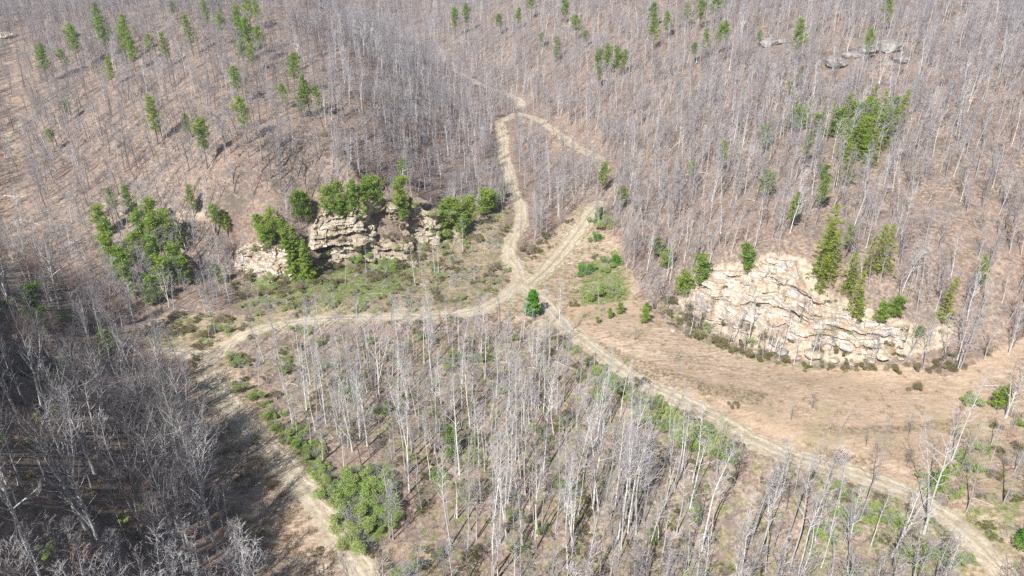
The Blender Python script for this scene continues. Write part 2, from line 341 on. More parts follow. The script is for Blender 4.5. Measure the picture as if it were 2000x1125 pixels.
def mat_rock(name, c0, c1, c2, c3, orange=.5, soil=.85):
    t = NT(name); w = t.coord('World')
    lay = t.noise(t.mapv(w, (.35, .35, 2.2)), .8, 5, .6, .3); n = t.noise(w, .28, 5, .6); fine = t.noise(w, 2.2, 6, .7)
    c = t.ramp(n, [(.36, c0), (.45, c1), (.54, c2), (.66, c3)])
    c = t.mix(t.math('MULTIPLY', t.lin(lay, .5, .68), orange), c, (.54, .34, .20))
    c = t.mix(t.math('MULTIPLY', t.lin(fine, .58, .75), .5), c, (.30, .25, .2))
    c = t.mix(t.math('MULTIPLY', t.lin(t.noise(t.mapv(w, (1.1, 1.1, .12)), .9, 4, .6), .56, .68), .6), c, (.19, .165, .14))
    vo = t.n('ShaderNodeTexVoronoi', feature='DISTANCE_TO_EDGE'); t.put(vo.inputs['Vector'], t.mapv(w, (.5, .5, 1.0))); vo.inputs['Scale'].default_value = .55
    crack = t.lin(vo.outputs['Distance'], .0, .05)
    c = t.mix(t.math('MULTIPLY', t.math('SUBTRACT', 1.0, crack), .08), c, (.16, .12, .09))
    sx = t.n('ShaderNodeSeparateXYZ'); t.put(sx.inputs[0], t.n('ShaderNodeNewGeometry').outputs['Normal'])
    up = t.lin(t.math('ADD', sx.outputs['Z'], t.math('MULTIPLY', t.math('SUBTRACT', n, .5), .9)), .72, .88)
    c = t.mix(t.math('MULTIPLY', t.lin(t.noise(t.mapv(w, (1, 1, .6)), .17, 5, .7), .55, .62), .7*soil), c, (.36, .285, .21))
    c = t.mix(t.math('MULTIPLY', up, soil), c, t.mix(fine, (.22, .17, .125), (.46, .38, .30)))
    t.base(c); t.bump(t.math('ADD', t.math('ADD', fine, lay), t.math('MULTIPLY', crack, .15)), .8, .5); return t.m
def mat_bark(name, a, b, c_):
    t = NT(name); r = t.rnd(); n = t.noise(t.mapv(t.coord(), (1, 1, .25)), 2.0, 4, .6)
    c = t.mix(r, a, b); c = t.mix(t.math('MULTIPLY', t.lin(n, .45, .65), .55), c, c_); t.base(c); return t.m
def mat_leaf(name, stops, rnd_to=(.12, .13, .02), amt=.45):
    t = NT(name, .6); n = t.noise(t.coord(), 1.3, 3, .6)
    g = t.n('ShaderNodeNewGeometry').outputs['Random Per Island']
    c = t.ramp(t.math('ADD', t.math('MULTIPLY', n, .6), t.math('MULTIPLY', g, .4)), stops)
    c = t.mix(t.math('MULTIPLY', t.rnd(), amt), c, rnd_to); t.base(c)
    # thin needles and leaves let some light through
    tr = t.n('ShaderNodeBsdfTranslucent'); t.put(tr.inputs[0], c); mx = t.n('ShaderNodeMixShader'); mx.inputs[0].default_value = .5
    t.t.links.new(t.b.outputs[0], mx.inputs[1]); t.t.links.new(tr.outputs[0], mx.inputs[2]); t.t.links.new(mx.outputs[0], t.t.nodes['Material Output'].inputs['Surface'])
    return t.m

M = dict(
 ground=mat_ground(), road=mat_road(.45), road_g=mat_road(.85, 'road_grassy_dirt'), trail=mat_road(.2, 'trail_sand'),
 rock_pale=mat_rock('sandstone_pale', (.42, .32, .23), (.53, .43, .33), (.69, .63, .55), (.36, .355, .35), .7),
 rock_tan=mat_rock('sandstone_tan', (.26, .21, .15), (.44, .37, .27), (.58, .52, .42), (.30, .28, .25), .25),
 rock_grey=mat_rock('sandstone_grey', (.15, .145, .14), (.27, .26, .25), (.40, .38, .36), (.2, .19, .185), .1, .4),
 bark_w=mat_bark('bark_white', (.78, .75, .71), (.44, .42, .40), (.32, .30, .285)),
 bark_g=mat_bark('bark_grey', (.46, .44, .44), (.28, .265, .27), (.19, .175, .17)),
 bark_b=mat_bark('bark_brown', (.24, .2, .175), (.15, .125, .11), (.12, .10, .09)),
 twig_w=mat_bark('twig_pale', (.50, .475, .47), (.40, .38, .39), (.29, .275, .285)),
 twig_g=mat_bark('twig_grey', (.36, .335, .335), (.27, .25, .262), (.19, .175, .18)),
 twig_d=mat_bark('twig_dark', (.20, .18, .175), (.14, .125, .125), (.10, .09, .09)),  # twig colour darkened on the wide trees to deepen the near-left wood's shade
 twig_r=mat_bark('twig_red', (.34, .22, .18), (.30, .17, .13), (.2, .14, .12)),
 twig_bud=mat_bark('twig_budding', (.30, .33, .15), (.34, .33, .2), (.24, .22, .15)),
 dead=mat_bark('dead_wood', (.66, .61, .55), (.48, .43, .38), (.34, .3, .26)),
 pine=mat_leaf('pine_needles', [(.3, (.08, .15, .03)), (.5, (.22, .36, .06)), (.7, (.42, .58, .12))], (.44, .52, .10), .55),
 hem=mat_leaf('hemlock_needles', [(.3, (.08, .14, .025)), (.5, (.28, .38, .05)), (.7, (.52, .60, .09))], (.55, .54, .10), .4),
 cedar=mat_leaf('cedar_needles', [(.3, (.06, .16, .02)), (.5, (.16, .38, .045)), (.7, (.30, .56, .08))], (.16, .4, .05), .2),
 bush=mat_leaf('bush_leaves', [(.3, (.18, .27, .06)), (.5, (.38, .54, .14)), (.7, (.56, .70, .25))], (.52, .54, .26), .6),
 olive=mat_leaf('olive_leaves', [(.3, (.13, .125, .045)), (.5, (.26, .25, .09)), (.7, (.40, .36, .16))], (.36, .28, .17), .6),
 straw=mat_leaf('dry_grass', [(.3, (.40, .32, .22)), (.5, (.58, .48, .35)), (.7, (.74, .66, .5))], (.5, .4, .28), .5),
 blossom=mat_leaf('blossom', [(.3, (.6, .5, .5)), (.5, (.78, .7, .7)), (.7, (.85, .8, .8))], (.8, .7, .7), .2),
)

# ------------------------------------------------------------------ ground, roads
ny, nx = XX.shape; idx = np.arange(nx*ny).reshape(ny, nx)
F4 = np.c_[idx[:-1, :-1].ravel(), idx[:-1, 1:].ravel(), idx[1:, 1:].ravel(), idx[1:, :-1].ravel()]
gm = mesh_np('ground', np.c_[XX.ravel(), YY.ravel(), ZZ.ravel()], F4=F4, mats=[M['ground']], smooth=True)
for nm, A in (('dry', M_dry), ('green', M_green), ('dirt', M_dirt), ('rust', M_red), ('damp', M_damp)):
    a = gm.attributes.new(nm, 'FLOAT', 'POINT'); a.data.foreach_set('value', A.ravel().astype(np.float32))
add_obj('ground', gm, kind='structure', label='leaf littered hilly ground with tan dry grass in the valley')
for name, w, L, s, lab in road_lines:
    T = np.gradient(L, axis=0); T /= np.linalg.norm(T, axis=1)[:, None]+1e-9; N = np.c_[-T[:, 1], T[:, 0]]
    na = 11; ac = np.linspace(-1, 1, na)
    hwL = w/2*(1+.6*fbm(s/4, 0*s+3, s=101, g=.7)); hwR = w/2*(1+.6*fbm(s/4, 0*s+9, s=105, g=.7))
    taper = np.minimum(1, (s[-1]-s)/6+.15)
    off = np.where(ac[None, :] < 0, hwL[:, None], hwR[:, None])*ac[None, :]*taper[:, None]
    RX = L[:, None, 0]+N[:, None, 0]*off; RY = L[:, None, 1]+N[:, None, 1]*off
    rut = -.22*np.exp(-((np.abs(ac)-.45)/.14)**2)
    RZ = height(RX, RY)+.13+rut[None, :]+.03*vnoise(RX*1.5, RY*1.5) - .10*(np.abs(ac) > .95)[None, :]
    nr = len(s); ii = np.arange(nr*na).reshape(nr, na)
    rf = np.c_[ii[:-1, :-1].ravel(), ii[:-1, 1:].ravel(), ii[1:, 1:].ravel(), ii[1:, :-1].ravel()]
    me = mesh_np(name, np.c_[RX.ravel(), RY.ravel(), RZ.ravel()], F4=rf, mats=[M[{'hill_track': 'road_g', 'hollow_trail': 'trail', 'field_road': 'road'}.get(name, 'road')]], smooth=True)
    a = me.attributes.new('across', 'FLOAT', 'POINT'); a.data.foreach_set('value', np.tile(ac, nr).astype(np.float32))
    add_obj(name, me, kind='structure', label=lab)

# ------------------------------------------------------------------ rock faces
def resample(p, n):
    p = np.asarray(p); s = np.r_[0, np.cumsum(np.linalg.norm(np.diff(p[:, :2], axis=0), axis=1))]; q = np.linspace(0, s[-1], n)
    return np.c_[[np.interp(q, s, p[:, k]) for k in range(3)]].T
def cliff(name, base, top, mat, seed, ns, nt, amp=1.6, strata=1.1, notch=(), bench=.35, overhang=0.0, roof=5.0, sm=12):
    b3, t3 = poly3(base), poly3(top)
    if len(b3) == len(t3):
        cum = lambda p: np.r_[0, np.cumsum(np.linalg.norm(np.diff(p[:, :2], axis=0), axis=1))]
        sa = cum(b3)+cum(t3); q_ = np.linspace(0, sa[-1], ns)
        B = np.stack([np.interp(q_, sa, b3[:, k]) for k in range(3)], 1); Tp = np.stack([np.interp(q_, sa, t3[:, k]) for k in range(3)], 1)
    else: B = resample(b3, ns); Tp = resample(t3, ns)
    B[:, 2] -= 2.0
    S = np.linspace(0, 1, ns)[:, None]; t = np.linspace(0, 1, nt)[None, :]
    # terraced profile: height runs ahead of depth on faces, behind on benches
    k = 2.6 + .8*fbm(S*4, 0, s=seed, o=2)
    hz = t
    dz = t + bench*np.sin(2*np.pi*k*t + 3*fbm(S*5, 0, s=seed+3))/(2*np.pi*k)*-1
    dz = np.clip(dz, -.02, 1)
    tang = np.gradient(B[:, :2], axis=0); tang /= np.linalg.norm(tang, axis=1)[:, None]
    out = np.c_[tang[:, 1], -tang[:, 0]]
    k_ = max(3, ns//sm) | 1
    for c in (0, 1): out[:, c] = np.convolve(np.pad(out[:, c], k_//2, mode='edge'), np.ones(k_)/k_, 'valid')
    out /= np.linalg.norm(out, axis=1)[:, None]
    X = B[:, 0:1]*(1-dz)+Tp[:, 0:1]*dz; Y = B[:, 1:2]*(1-dz)+Tp[:, 1:2]*dz; Z = B[:, 2:3]*(1-hz)+Tp[:, 2:3]*hz
    # blocky relief
    col = (fbm(X/7, Y/7, Z/30, s=seed+5, o=3)*1.5 + fbm(X/4, Y/4, Z/14, s=seed+6, o=2)*.7)*amp
    zz = Z + 1.2*fbm(X/9, Y/9, Z/9, s=seed+9, o=2)
    lay = (np.floor(zz/1.7)); f = zz/1.7-lay
    st = (vnoise(X/10, Y/10, lay*7.3, s=seed+11))*strata*.55 + strata*.15*np.minimum(f*6, 1)
    wx = X+1.6*fbm(X/3, Y/3, Z/3, s=seed+60, o=2); wz = Z+1.0*fbm(X/4, Y/4, Z/4, s=seed+61, o=2)
    cell = lambda a, b: _h(np.floor(wx/a).astype(np.int64), np.floor(wz/b+.5*fbm(X/5, Y/5, s=seed+64)).astype(np.int64), np.zeros(X.shape, np.int64), seed+62)*2-1
    st2 = (cell(3.1, 2.2)*.75+cell(1.3, 1.0)*.38+cell(6.5, 4.5)*.9)*strata
    rough = fbm(X/1.8, Y/1.8, Z/1.8, s=seed+15, o=4)*.5
    d = col + st + st2 + rough + overhang*sstep(.35, 1, hz)*(1+0*S)
    for (s0, s1, t0, dep, th) in notch:
        tt = t0 + .05*np.sin((S-s0)*9) + .02*fbm(S*30, 0, s=seed+31)
        wdt = sstep(s0, s0+.03, S)*(1-sstep(s1-.04, s1, S))
        d = d - dep*wdt*(1-sstep(th*.3, th, tt-hz))*(hz < tt+.002)*1.0
    edge = np.minimum(np.minimum(S/.04, (1-S)/.04), 1); edge = np.clip(edge, 0, 1); e2 = sstep(0, .06, hz)
    d = d*(.25+.75*edge) - 3.0*(1-edge) + .2
    X = X + out[:, 0:1]*d; Y = Y + out[:, 1:2]*d; Z = Z + .25*fbm(X/2, Y/2, Z/2, s=seed+41)
    # roof sloping back into the hill, skirt at the foot
    rs = []
    for q in (.8, 2, roof*.6, roof):
        rx = X[:, -1:]-out[:, 0:1]*q; ry = Y[:, -1:]-out[:, 1:2]*q
        rz = Z[:, -1:]*(1-q/roof)+(height(rx, ry)-.6)*(q/roof) + .35*fbm(rx/2, ry/2, s=seed+51)*(1-q/roof)
        rs.append((rx, ry, rz))
    X = np.hstack([X]+[r[0] for r in rs]); Y = np.hstack([Y]+[r[1] for r in rs]); Z = np.hstack([Z]+[r[2] for r in rs])
    n2 = X.shape[1]; ii = np.arange(ns*n2).reshape(ns, n2)
    fc = np.c_[ii[:-1, :-1].ravel(), ii[1:, :-1].ravel(), ii[1:, 1:].ravel(), ii[:-1, 1:].ravel()]
    me = mesh_np(name, np.c_[X.ravel(), Y.ravel(), Z.ravel()], F4=fc, mats=[M[mat]], smooth=False)
    return me
cl = CL['right']
add_obj('rock_cliff', cliff('rock_cliff', cl['base'], cl['top'], 'rock_pale', 3, 460, 120, 1.3, .95,
   notch=[(.16,.30,.88,1.4,.05),(.10,.24,.45,1.1,.05),(.28,.48,.36,1.6,.06),(.36,.42,.72,1.0,.04),(.52,.66,.62,1.8,.07),(.66,.93,.60,2.4,.10),(.44,.62,.42,1.3,.06),(.05,.12,.62,1.3,.05),(.2,.26,.66,1.0,.04)], bench=.5),
   kind='thing', label='long cream and orange sandstone cliff above the tan field', category='cliff')
cl = CL['block']
add_obj('rock_cliff', cliff('rock_cliff', cl['base'], cl['top'], 'rock_pale', 21, 170, 70, 1.3, 1.2, notch=[(.62,.98,.33,1.6,.12),(.1,.5,.8,.8,.06),(.7,.95,.1,1.6,.12)], bench=.2, overhang=.8),
   kind='thing', label='small pale rock bluff standing in front of the left cliff', category='cliff')
cl = CL['upper']
add_obj('rock_cliff', cliff('rock_cliff', cl['base'], cl['top'], 'rock_tan', 35, 420, 90, .9, 1.2, notch=[(.1,.36,.22,2.6,.2),(.05,.3,.62,1.0,.06),(.3,.5,.45,1.6,.3),(.66,.8,.5,1.6,.3)], bench=.3, overhang=1.4, sm=34),
   kind='thing', label='long upper tan cliff with dark alcoves, crowned by pines', category='cliff')
cl = CL['ledge']
add_obj('rock_cliff', cliff('rock_cliff', cl['base'], cl['top'], 'rock_tan', 47, 260, 60, .8, 1.2, notch=[(.03,.2,.55,1.8,.3),(.6,.85,.6,2.2,.3),(.3,.5,.75,1.0,.1)], bench=.2, overhang=.6),
   kind='thing', label='low brownish rock ledge under the pine topped cliff', category='cliff')
from mathutils.bvhtree import BVHTree
BV = []
for o_ in [o_ for o_ in COL.objects if o_.name.startswith('rock_cliff')]:
    BV.append(BVHTree.FromPolygons([v.co for v in o_.data.vertices], [tuple(p_.vertices) for p_ in o_.data.polygons]))
def hit2(u, v):
    p = hit(u, v); d = Vector(ray(u, v)).normalized(); best = None if p is None else float(np.linalg.norm(p-CAM))
    for b_ in BV:
        q = b_.ray_cast(Vector(CAM), d)
        if q[0] is not None and (best is None or q[3] < best): best = q[3]; p = np.array(q[0])
    return p
def boulder_mesh(seed, mat, flat=.6):
    import bmesh
    bm = bmesh.new(); bmesh.ops.create_icosphere(bm, subdivisions=4, radius=1)
    V = np.array([v.co for v in bm.verts]); r_ = np.random.default_rng(seed)
    for k in range(11):
        n = r_.normal(size=3); n /= np.linalg.norm(n); c = r_.uniform(.55, .85)
        d = V@n; V = V - np.outer(np.maximum(d-c, 0)*.93, n)
    V += V*(.16*fbm(V[:, 0]*1.6, V[:, 1]*1.6, V[:, 2]*1.6, s=seed, o=4))[:, None]
    V[:, 2] *= flat
    for v, q in zip(bm.verts, V): v.co = q
    me = bpy.data.meshes.new('boulder'); bm.to_mesh(me); bm.free(); me.materials.append(M[mat]); return me
BOUL = [boulder_mesh(k, m) for k, m in ((1, 'rock_pale'), (2, 'rock_grey'), (3, 'rock_tan'), (4, 'rock_grey'))]
def boulder(u, v, px, var, lab, sx=1.0, sz=1.0, rz=0.0, name='boulder', cat='boulder', grp=None, k=1.0):
    p = hit(u, v)
    if p is None: return
    s = k*px/FPX*np.linalg.norm(p-CAM)/2
    o = add_obj(name, BOUL[var], loc=p+np.array([0, 0, s*.18]), label=lab, category=cat)
    o.scale = (s*sx, s, s*sz); o.rotation_euler = (0, 0, rz)
    if grp: o['group'] = grp
boulder(1530, 690, 24, 1, 'grey boulder at the foot of the cream cliff', 1.1, 1.1)
boulder(1592, 692, 34, 2, 'large tan block resting at the cliff foot', 1.3, 1.1, .2)
boulder(1515, 672, 26, 3, 'flat grey slab leaning behind the grey boulder', 1.2, .6, .4)
boulder(1313, 645, 14, 0, 'larger white boulder at the left edge of the tan field', 1, 1.2)
boulder(1338, 637, 11, 0, 'smaller white boulder beside the field edge', 1, 1.1, 1)
boulder(1330, 617, 9, 0, 'little white stone among olive scrub above the field', 1, 1.1, 2)
boulder(1503, 88, 36, 3, 'dark grey rock outcrop jutting from the upper right wood', 1.3, .9, name='rock_outcrop', cat='rock outcrop', k=1.1)
boulder(1530, 84, 24, 1, 'pale cap rock beside the dark outcrop', 1.2, .7, name='rock_outcrop', cat='rock outcrop', k=1.1)
boulder(1700, 100, 40, 1, 'left lump of the grey outcrop in the upper right wood', 1.0, .9, .3, name='rock_outcrop', cat='rock outcrop', k=1.1)
boulder(1735, 98, 50, 3, 'broad pale grey outcrop with ledges, largest in the upper right wood', 1.2, .8, .1, name='rock_outcrop', cat='rock outcrop', k=1.1)
boulder(1635, 125, 40, 1, 'low grey outcrop left of the broad ledged outcrop', 1.3, .9, 1.0, name='rock_outcrop', cat='rock outcrop', k=1.1)
boulder(1665, 112, 30, 3, 'small grey rock between two outcrops', 1.2, .8, 2.0, name='rock_outcrop', cat='rock outcrop', k=1.1)
boulder(1755, 120, 30, 1, 'small grey rock below the broad ledged outcrop', 1.1, .7, 2.4, name='rock_outcrop', cat='rock outcrop', k=1.1)
boulder(14, 72, 26, 0, 'pale rock at the top left edge of the photo', 1.2, .8, name='rock_outcrop', cat='rock outcrop', k=1.1)
for k_, (bu, bv, bp, bw, bl_) in enumerate([(1480,688,16,2,'tan rubble block left of the grey boulder'),(1560,700,14,0,'pale rubble block between the grey boulder and the tan block'),(1628,705,18,2,'tan rubble block right of the large tan block'),(1665,712,12,0,'small pale rubble block at the lower cliff foot'),
   (1700,706,16,0,'pale fallen block below the right half of the cliff'),(1760,700,14,2,'tan fallen block near the right end of the cliff'),(1430,668,11,0,'small pale block at the cliff foot behind scrub'),(1395,650,12,2,'small tan block near the left end of the cliff'),(655,520,14,2,'tan block fallen below the left ledge'),(745,512,12,0,'pale block on the scree below the left ledge'),(590,545,10,0,'small pale block below the pale bluff')]):
    boulder(bu, bv, bp, bw, bl_, 1.2, 1.0, k_*1.3)
boulder(1340, 793, 8, 0, 'white stone lying on the field road', 1.3, .7)
boulder(975, 575, 7, 0, 'small pale stone beside the road junction', 1, .8)

# ------------------------------------------------------------------ bare trees
class Geo:
    def __init__(s): s.V = []; s.F3 = []; s.F4 = []; s.m3 = []; s.m4 = []; s.n = 0
    def tube(s, pts, rad, sides, mi):
        pts = np.asarray(pts, float); rad = np.asarray(rad, float); n = len(pts)
        t = np.gradient(pts, axis=0); t /= np.linalg.norm(t, axis=1)[:, None]+1e-9
        ref = np.array([0, 0, 1.]) if abs(t[0, 2]) < .8 else np.array([1., 0, 0])
        a = np.cross(t, ref); a /= np.linalg.norm(a, axis=1)[:, None]+1e-9; b = np.cross(t, a)
        th = np.arange(sides)*2*math.pi/sides
        ring = pts[:, None]+rad[:, None, None]*(np.cos(th)[None, :, None]*a[:, None]+np.sin(th)[None, :, None]*b[:, None])
        s.V.append(ring.reshape(-1, 3)); ii = s.n+np.arange(n*sides).reshape(n, sides); nx_ = np.roll(ii, -1, axis=1)
        f = np.stack([ii[:-1], nx_[:-1], nx_[1:], ii[1:]], -1).reshape(-1, 4)
        s.F4.append(f); s.m4 += [mi]*len(f); s.n += n*sides
    def leaves(s, C, size, mi, aspect=.4, up=.0):
        n = len(C); a = RNG.normal(size=(n, 3)); a[:, 2] = a[:, 2]*.6+up; a /= np.linalg.norm(a, axis=1)[:, None]
        b = np.cross(a, RNG.normal(size=(n, 3))); b /= np.linalg.norm(b, axis=1)[:, None]
        L = size*RNG.uniform(.6, 1.3, n)[:, None]; C = np.asarray(C)
        v = np.stack([C-a*L*.5-b*L*aspect*.5, C-a*L*.5+b*L*aspect*.5, C+a*L*.5+b*L*aspect*.35, C+a*L*.5-b*L*aspect*.35], 1)
        s.V.append(v.reshape(-1, 3)); f = s.n+np.arange(n*4).reshape(n, 4); s.F4.append(f); s.m4 += [mi]*n; s.n += n*4
    def mesh(s, name, mats, smooth=False):
        return mesh_np(name, np.concatenate(s.V), F4=np.concatenate(s.F4), mats=mats, mi=s.m4, smooth=smooth)
def norm(v): return v/(np.linalg.norm(v)+1e-9)
def grow(start, d, length, r, nseg, wob, trop):
    pts = [np.array(start, float)]; d = norm(np.array(d, float)); seg = length/nseg
    for k in range(nseg):
        d = norm(d + RNG.normal(size=3)*wob + np.array([0, 0, trop])); pts.append(pts[-1]+d*seg)
    return np.array(pts)
def perp_dir(d, ang, az):
    a = norm(np.cross(d, [0, 0, 1.0] if abs(d[2]) < .9 else [1.0, 0, 0])); b = np.cross(d, a)
    return norm(d*math.cos(ang)+(a*math.cos(az)+b*math.sin(az))*math.sin(ang))
def interp(pts, f):
    k = f*(len(pts)-1); i = min(int(k), len(pts)-2); q = k-i
    return pts[i]*(1-q)+pts[i+1]*q, norm(pts[i+1]-pts[i])
def bare_tree(H, r0, first, nlimb, spread, style, lod=0, bud=False, fork=0, tw=.012, dens=1.9, lk=.9):
    """returns (trunk Geo, crown Geo); material 0 bark, 1 twig"""
    tr, cr = Geo(), Geo(); sides = 7 if lod == 0 else 4
    leaders = []
    main = grow((0, 0, -.4), (RNG.normal()*.03, RNG.normal()*.03, 1), H*(1 if not fork else .97)+.4, r0, 12, .035, .03)
    rad = r0*(1-np.linspace(0, 1, 13)**1.15*.93); rad[0] *= 1.45
    tr.tube(main, rad, sides, 0); leaders.append((main, rad, first, H))
    for q in range(fork):
        f = RNG.uniform(.12, .42); p, d = interp(main, f); rr = r0*(1-f)*.75
        L = grow(p, perp_dir(d, R(RNG.uniform(16, 32)), RNG.uniform(0, 6.3)), H*(1-f)*RNG.uniform(.8, 1.0), rr, 9, .04, .07)
        ra = rr*(1-np.linspace(0, 1, 10)*.92); tr.tube(L, ra, sides, 0); leaders.append((L, ra, .3, H*(1-f)))
    gold = 2.4
    for (ml, mr, f0, hh) in leaders:
        az = RNG.uniform(0, 6.3); nl = int(nlimb*(1 if ml is main else .6))
        for k in range(nl):
            f = f0+(1-f0)*((k+RNG.uniform(0, .9))/nl)**.85; f = min(f, .985); p, d = interp(ml, f); az += gold+RNG.normal()*.3
            u = (f-f0)/(1-f0)
            env = {'narrow': (.35+.65*math.sin(math.pi*min(1, u*.75+.18))), 'round': math.sin(math.pi*min(1, .22+.62*u))**.7, 'vase': .55+.55*u*(1-.5*u)}[style]
            ll = spread*env*RNG.uniform(.6, 1.15)*(hh/H)**.5
            ang = R({'narrow': 48, 'round': 56, 'vase': 44}[style] - 18*u + RNG.normal()*8)
            rl = min(np.interp(f, np.linspace(0, 1, len(mr)), mr)*.62, ll*.018+.015)*lk
            limb = grow(p, perp_dir(d, ang, az), ll, rl, 6, .13, .08 if style != 'vase' else .05)
            lr = rl*(1-np.linspace(0, 1, 7)*.8)
            cr.tube(limb, lr, 4 if lod == 0 else 3, 0)
            nb = max(3, int(ll*(1.9 if lod == 0 else 1.2)))
            for b in range(nb):
                fb = .22+.78*(b+RNG.uniform(0, .8))/nb; fb = min(fb, .99); pb, db = interp(limb, fb)
                bl = ll*(.5-.25*fb)*RNG.uniform(.7, 1.2)+.35; rb = max(tw*1.3, rl*.42*(1-fb*.5))
                br = grow(pb, perp_dir(db, R(RNG.uniform(28, 60)), RNG.uniform(0, 6.3)), bl, rb, 4, .16, .07)
                cr.tube(br, np.linspace(rb, tw, 5), 3, 1)
                nt_ = max(2, int(bl*(dens if lod == 0 else 1.5)))
                for c in range(nt_):
                    ft = .15+.83*RNG.uniform(); pt, dt = interp(br, ft); tl = RNG.uniform(.45, 1.0)*(.5+bl*.28)
                    q = grow(pt, perp_dir(dt, R(RNG.uniform(22, 60)), RNG.uniform(0, 6.3)), tl, tw, 2, .2, .06)
                    cr.tube(q, [tw, tw*.8, tw*.45], 3, 1)
                    if bud: cr.leaves(q[1:], .11, 1, .8)
    return tr, cr
TREES = {}      # key -> (trunk mesh, crown mesh, height)
def make_tree(key, bark, twig, **kw):
    t, c = bare_tree(**kw)
    TREES[key] = (t.mesh('trunk', [M[bark]], True), c.mesh('crown', [M[bark], M[twig]]), kw['H'])
def joined(key, name):
    """one mesh of trunk and crown for the distant woodland"""
    tm, cm, H = TREES[key]; vs_, fs, ms = [], [], []; n = 0
    for me, off in ((tm, 0), (cm, 0)):
        v = np.empty(len(me.vertices)*3, np.float32); me.vertices.foreach_get('co', v); f = np.empty(len(me.loops), np.int32); me.loops.foreach_get('vertex_index', f)
        mi = np.empty(len(me.polygons), np.int32); me.polygons.foreach_get('material_index', mi)
        vs_.append(v.reshape(-1, 3)); fs.append(f.reshape(-1, 4)+n); ms.append(mi); n += len(me.vertices)
    return mesh_np(name, np.concatenate(vs_), F4=np.concatenate(fs), mats=list(cm.materials), mi=np.concatenate(ms))
for k in range(3): make_tree(f'tallw{k}', 'bark_w', 'twig_w', H=23.5+k*1.7, r0=.175, first=.46, nlimb=26, spread=3.2, style='narrow')
for k in range(3): make_tree(f'tallg{k}', 'bark_g', 'twig_g', H=19+k*2, r0=.155, first=.40, nlimb=26, spread=3.1, style='narrow')
make_tree('forkw0', 'bark_w', 'twig_w', H=23, r0=.21, first=.38, nlimb=22, spread=4.0, style='narrow', fork=1, dens=2.6)
make_tree('forkw1', 'bark_w', 'twig_w', H=21, r0=.22, first=.34, nlimb=22, spread=4.6, style='vase', fork=2, dens=2.4)
for k in range(3): make_tree(f'wide{k}', ('bark_w', 'bark_g', 'bark_w')[k], 'twig_d', H=19+k, r0=.32, first=.28, nlimb=22, spread=6.6, style='vase', fork=k % 2 + 1, dens=1.15, lk=1.3)
make_tree('wider', 'bark_g', 'twig_r', H=16, r0=.26, first=.3, nlimb=26, spread=5.6, style='round', fork=1)
for k in range(2): make_tree(f'pole{k}', 'bark_w', 'twig_w', H=14+k*2, r0=.11, first=.5, nlimb=16, spread=1.8, style='narrow')
for k in range(2): make_tree(f'bud{k}', 'bark_g', 'twig_bud', H=11+k*2, r0=.12, first=.3, nlimb=18, spread=2.6, style='round', bud=True)
for k in range(2): make_tree(f'small{k}', 'bark_b', 'twig_g', H=4.5+k, r0=.09, first=.15, nlimb=16, spread=2.4, style='vase')
# far woodland: fewer, slightly thicker twigs
for k in range(3): make_tree(f'farg{k}', 'bark_g', 'twig_g', H=11.5+k*1.2, r0=.16, first=.30, nlimb=18, spread=3.3, style='narrow', lod=1, tw=.022)
for k in range(2): make_tree(f'farw{k}', 'bark_w', 'twig_w', H=12.5+k*1.5, r0=.14, first=.38, nlimb=16, spread=2.9, style='narrow', lod=1, tw=.02)
for k in range(2): make_tree(f'farb{k}', 'bark_b', 'twig_g', H=11+k*1.5, r0=.18, first=.32, nlimb=17, spread=3.8, style='round', lod=1, tw=.022)
make_tree('farr', 'bark_g', 'twig_r', H=11, r0=.15, first=.32, nlimb=16, spread=3.4, style='round', lod=1, tw=.022)

# ------------------------------------------------------------------ evergreens and bushes
def pine(H, crown0, width, style, mat, dense=1.0):
    tr, cr = Geo(), Geo(); r0 = .012*H+.06
    main = grow((0, 0, -.3), (RNG.normal()*.04, RNG.normal()*.04, 1), H, r0, 9, .03, .03)
    tr.tube(main, r0*(1-np.linspace(0, 1, 10)*.9), 6, 0)
    C = []; nb = int(H*(1-crown0)*6.5*dense)+10; az = 0
    for k in range(nb):
        u = (k+RNG.uniform(0, 1))/nb; f = crown0+(1-crown0)*u; p, d = interp(main, min(f, .99)); az += 2.4+RNG.normal()*.4
        if style == 'cone': env = ((1-u)**.7*.9+.12)*RNG.uniform(.45, 1.2)
        elif style == 'pine': env = math.sin(math.pi*min(1, .22+.72*u))**.8*RNG.uniform(.45, 1.15)
        elif style == 'cedar': env = math.sqrt(max(.02, 1-(1.75*u-.62)**2))*(1-.35*u)*RNG.uniform(.6, 1.15)
        else: env = math.sqrt(max(0, 1-(2*(.12+.86*u)-1)**2))*RNG.uniform(.35, 1.25)
        ll = max(.3, width*env*RNG.uniform(.75, 1.1)); el = {'cone': R(86), 'pine': R(68-25*u), 'egg': R(70-32*u), 'cedar': R(72-30*u)}[style]
        b = grow(p, perp_dir(d, el, az), ll, .05, 4, .10, -.03 if style == 'cone' else .06)
        tr.tube(b, np.linspace(.02+.012*ll, .012, 5), 3, 0)
        nc = max(2, int(ll*3.2*dense))
        for c in range(nc):
            fc = RNG.uniform(.25, 1.0)**.8; q, _ = interp(b, min(fc, .99)); sp = .16+.12*ll*(1.1-fc) if style == 'cone' else .33
            m = int(17*dense); off = RNG.normal(size=(m, 3))*sp*np.array([1, 1, .45 if style == 'cone' else .6]); C.append(q+off)
    C = np.concatenate(C); cr.leaves(C, .40 if style != 'cone' else .36, 0, .32, .25 if style != 'cone' else -.05)
    return tr.mesh('trunk', [M['bark_b']], True), cr.mesh('foliage', [M[mat]]), H
PINES = {}
for k in range(4): PINES[f'pine{k}'] = pine(15, .44-.05*k, 3.4, 'pine', 'pine', .72)
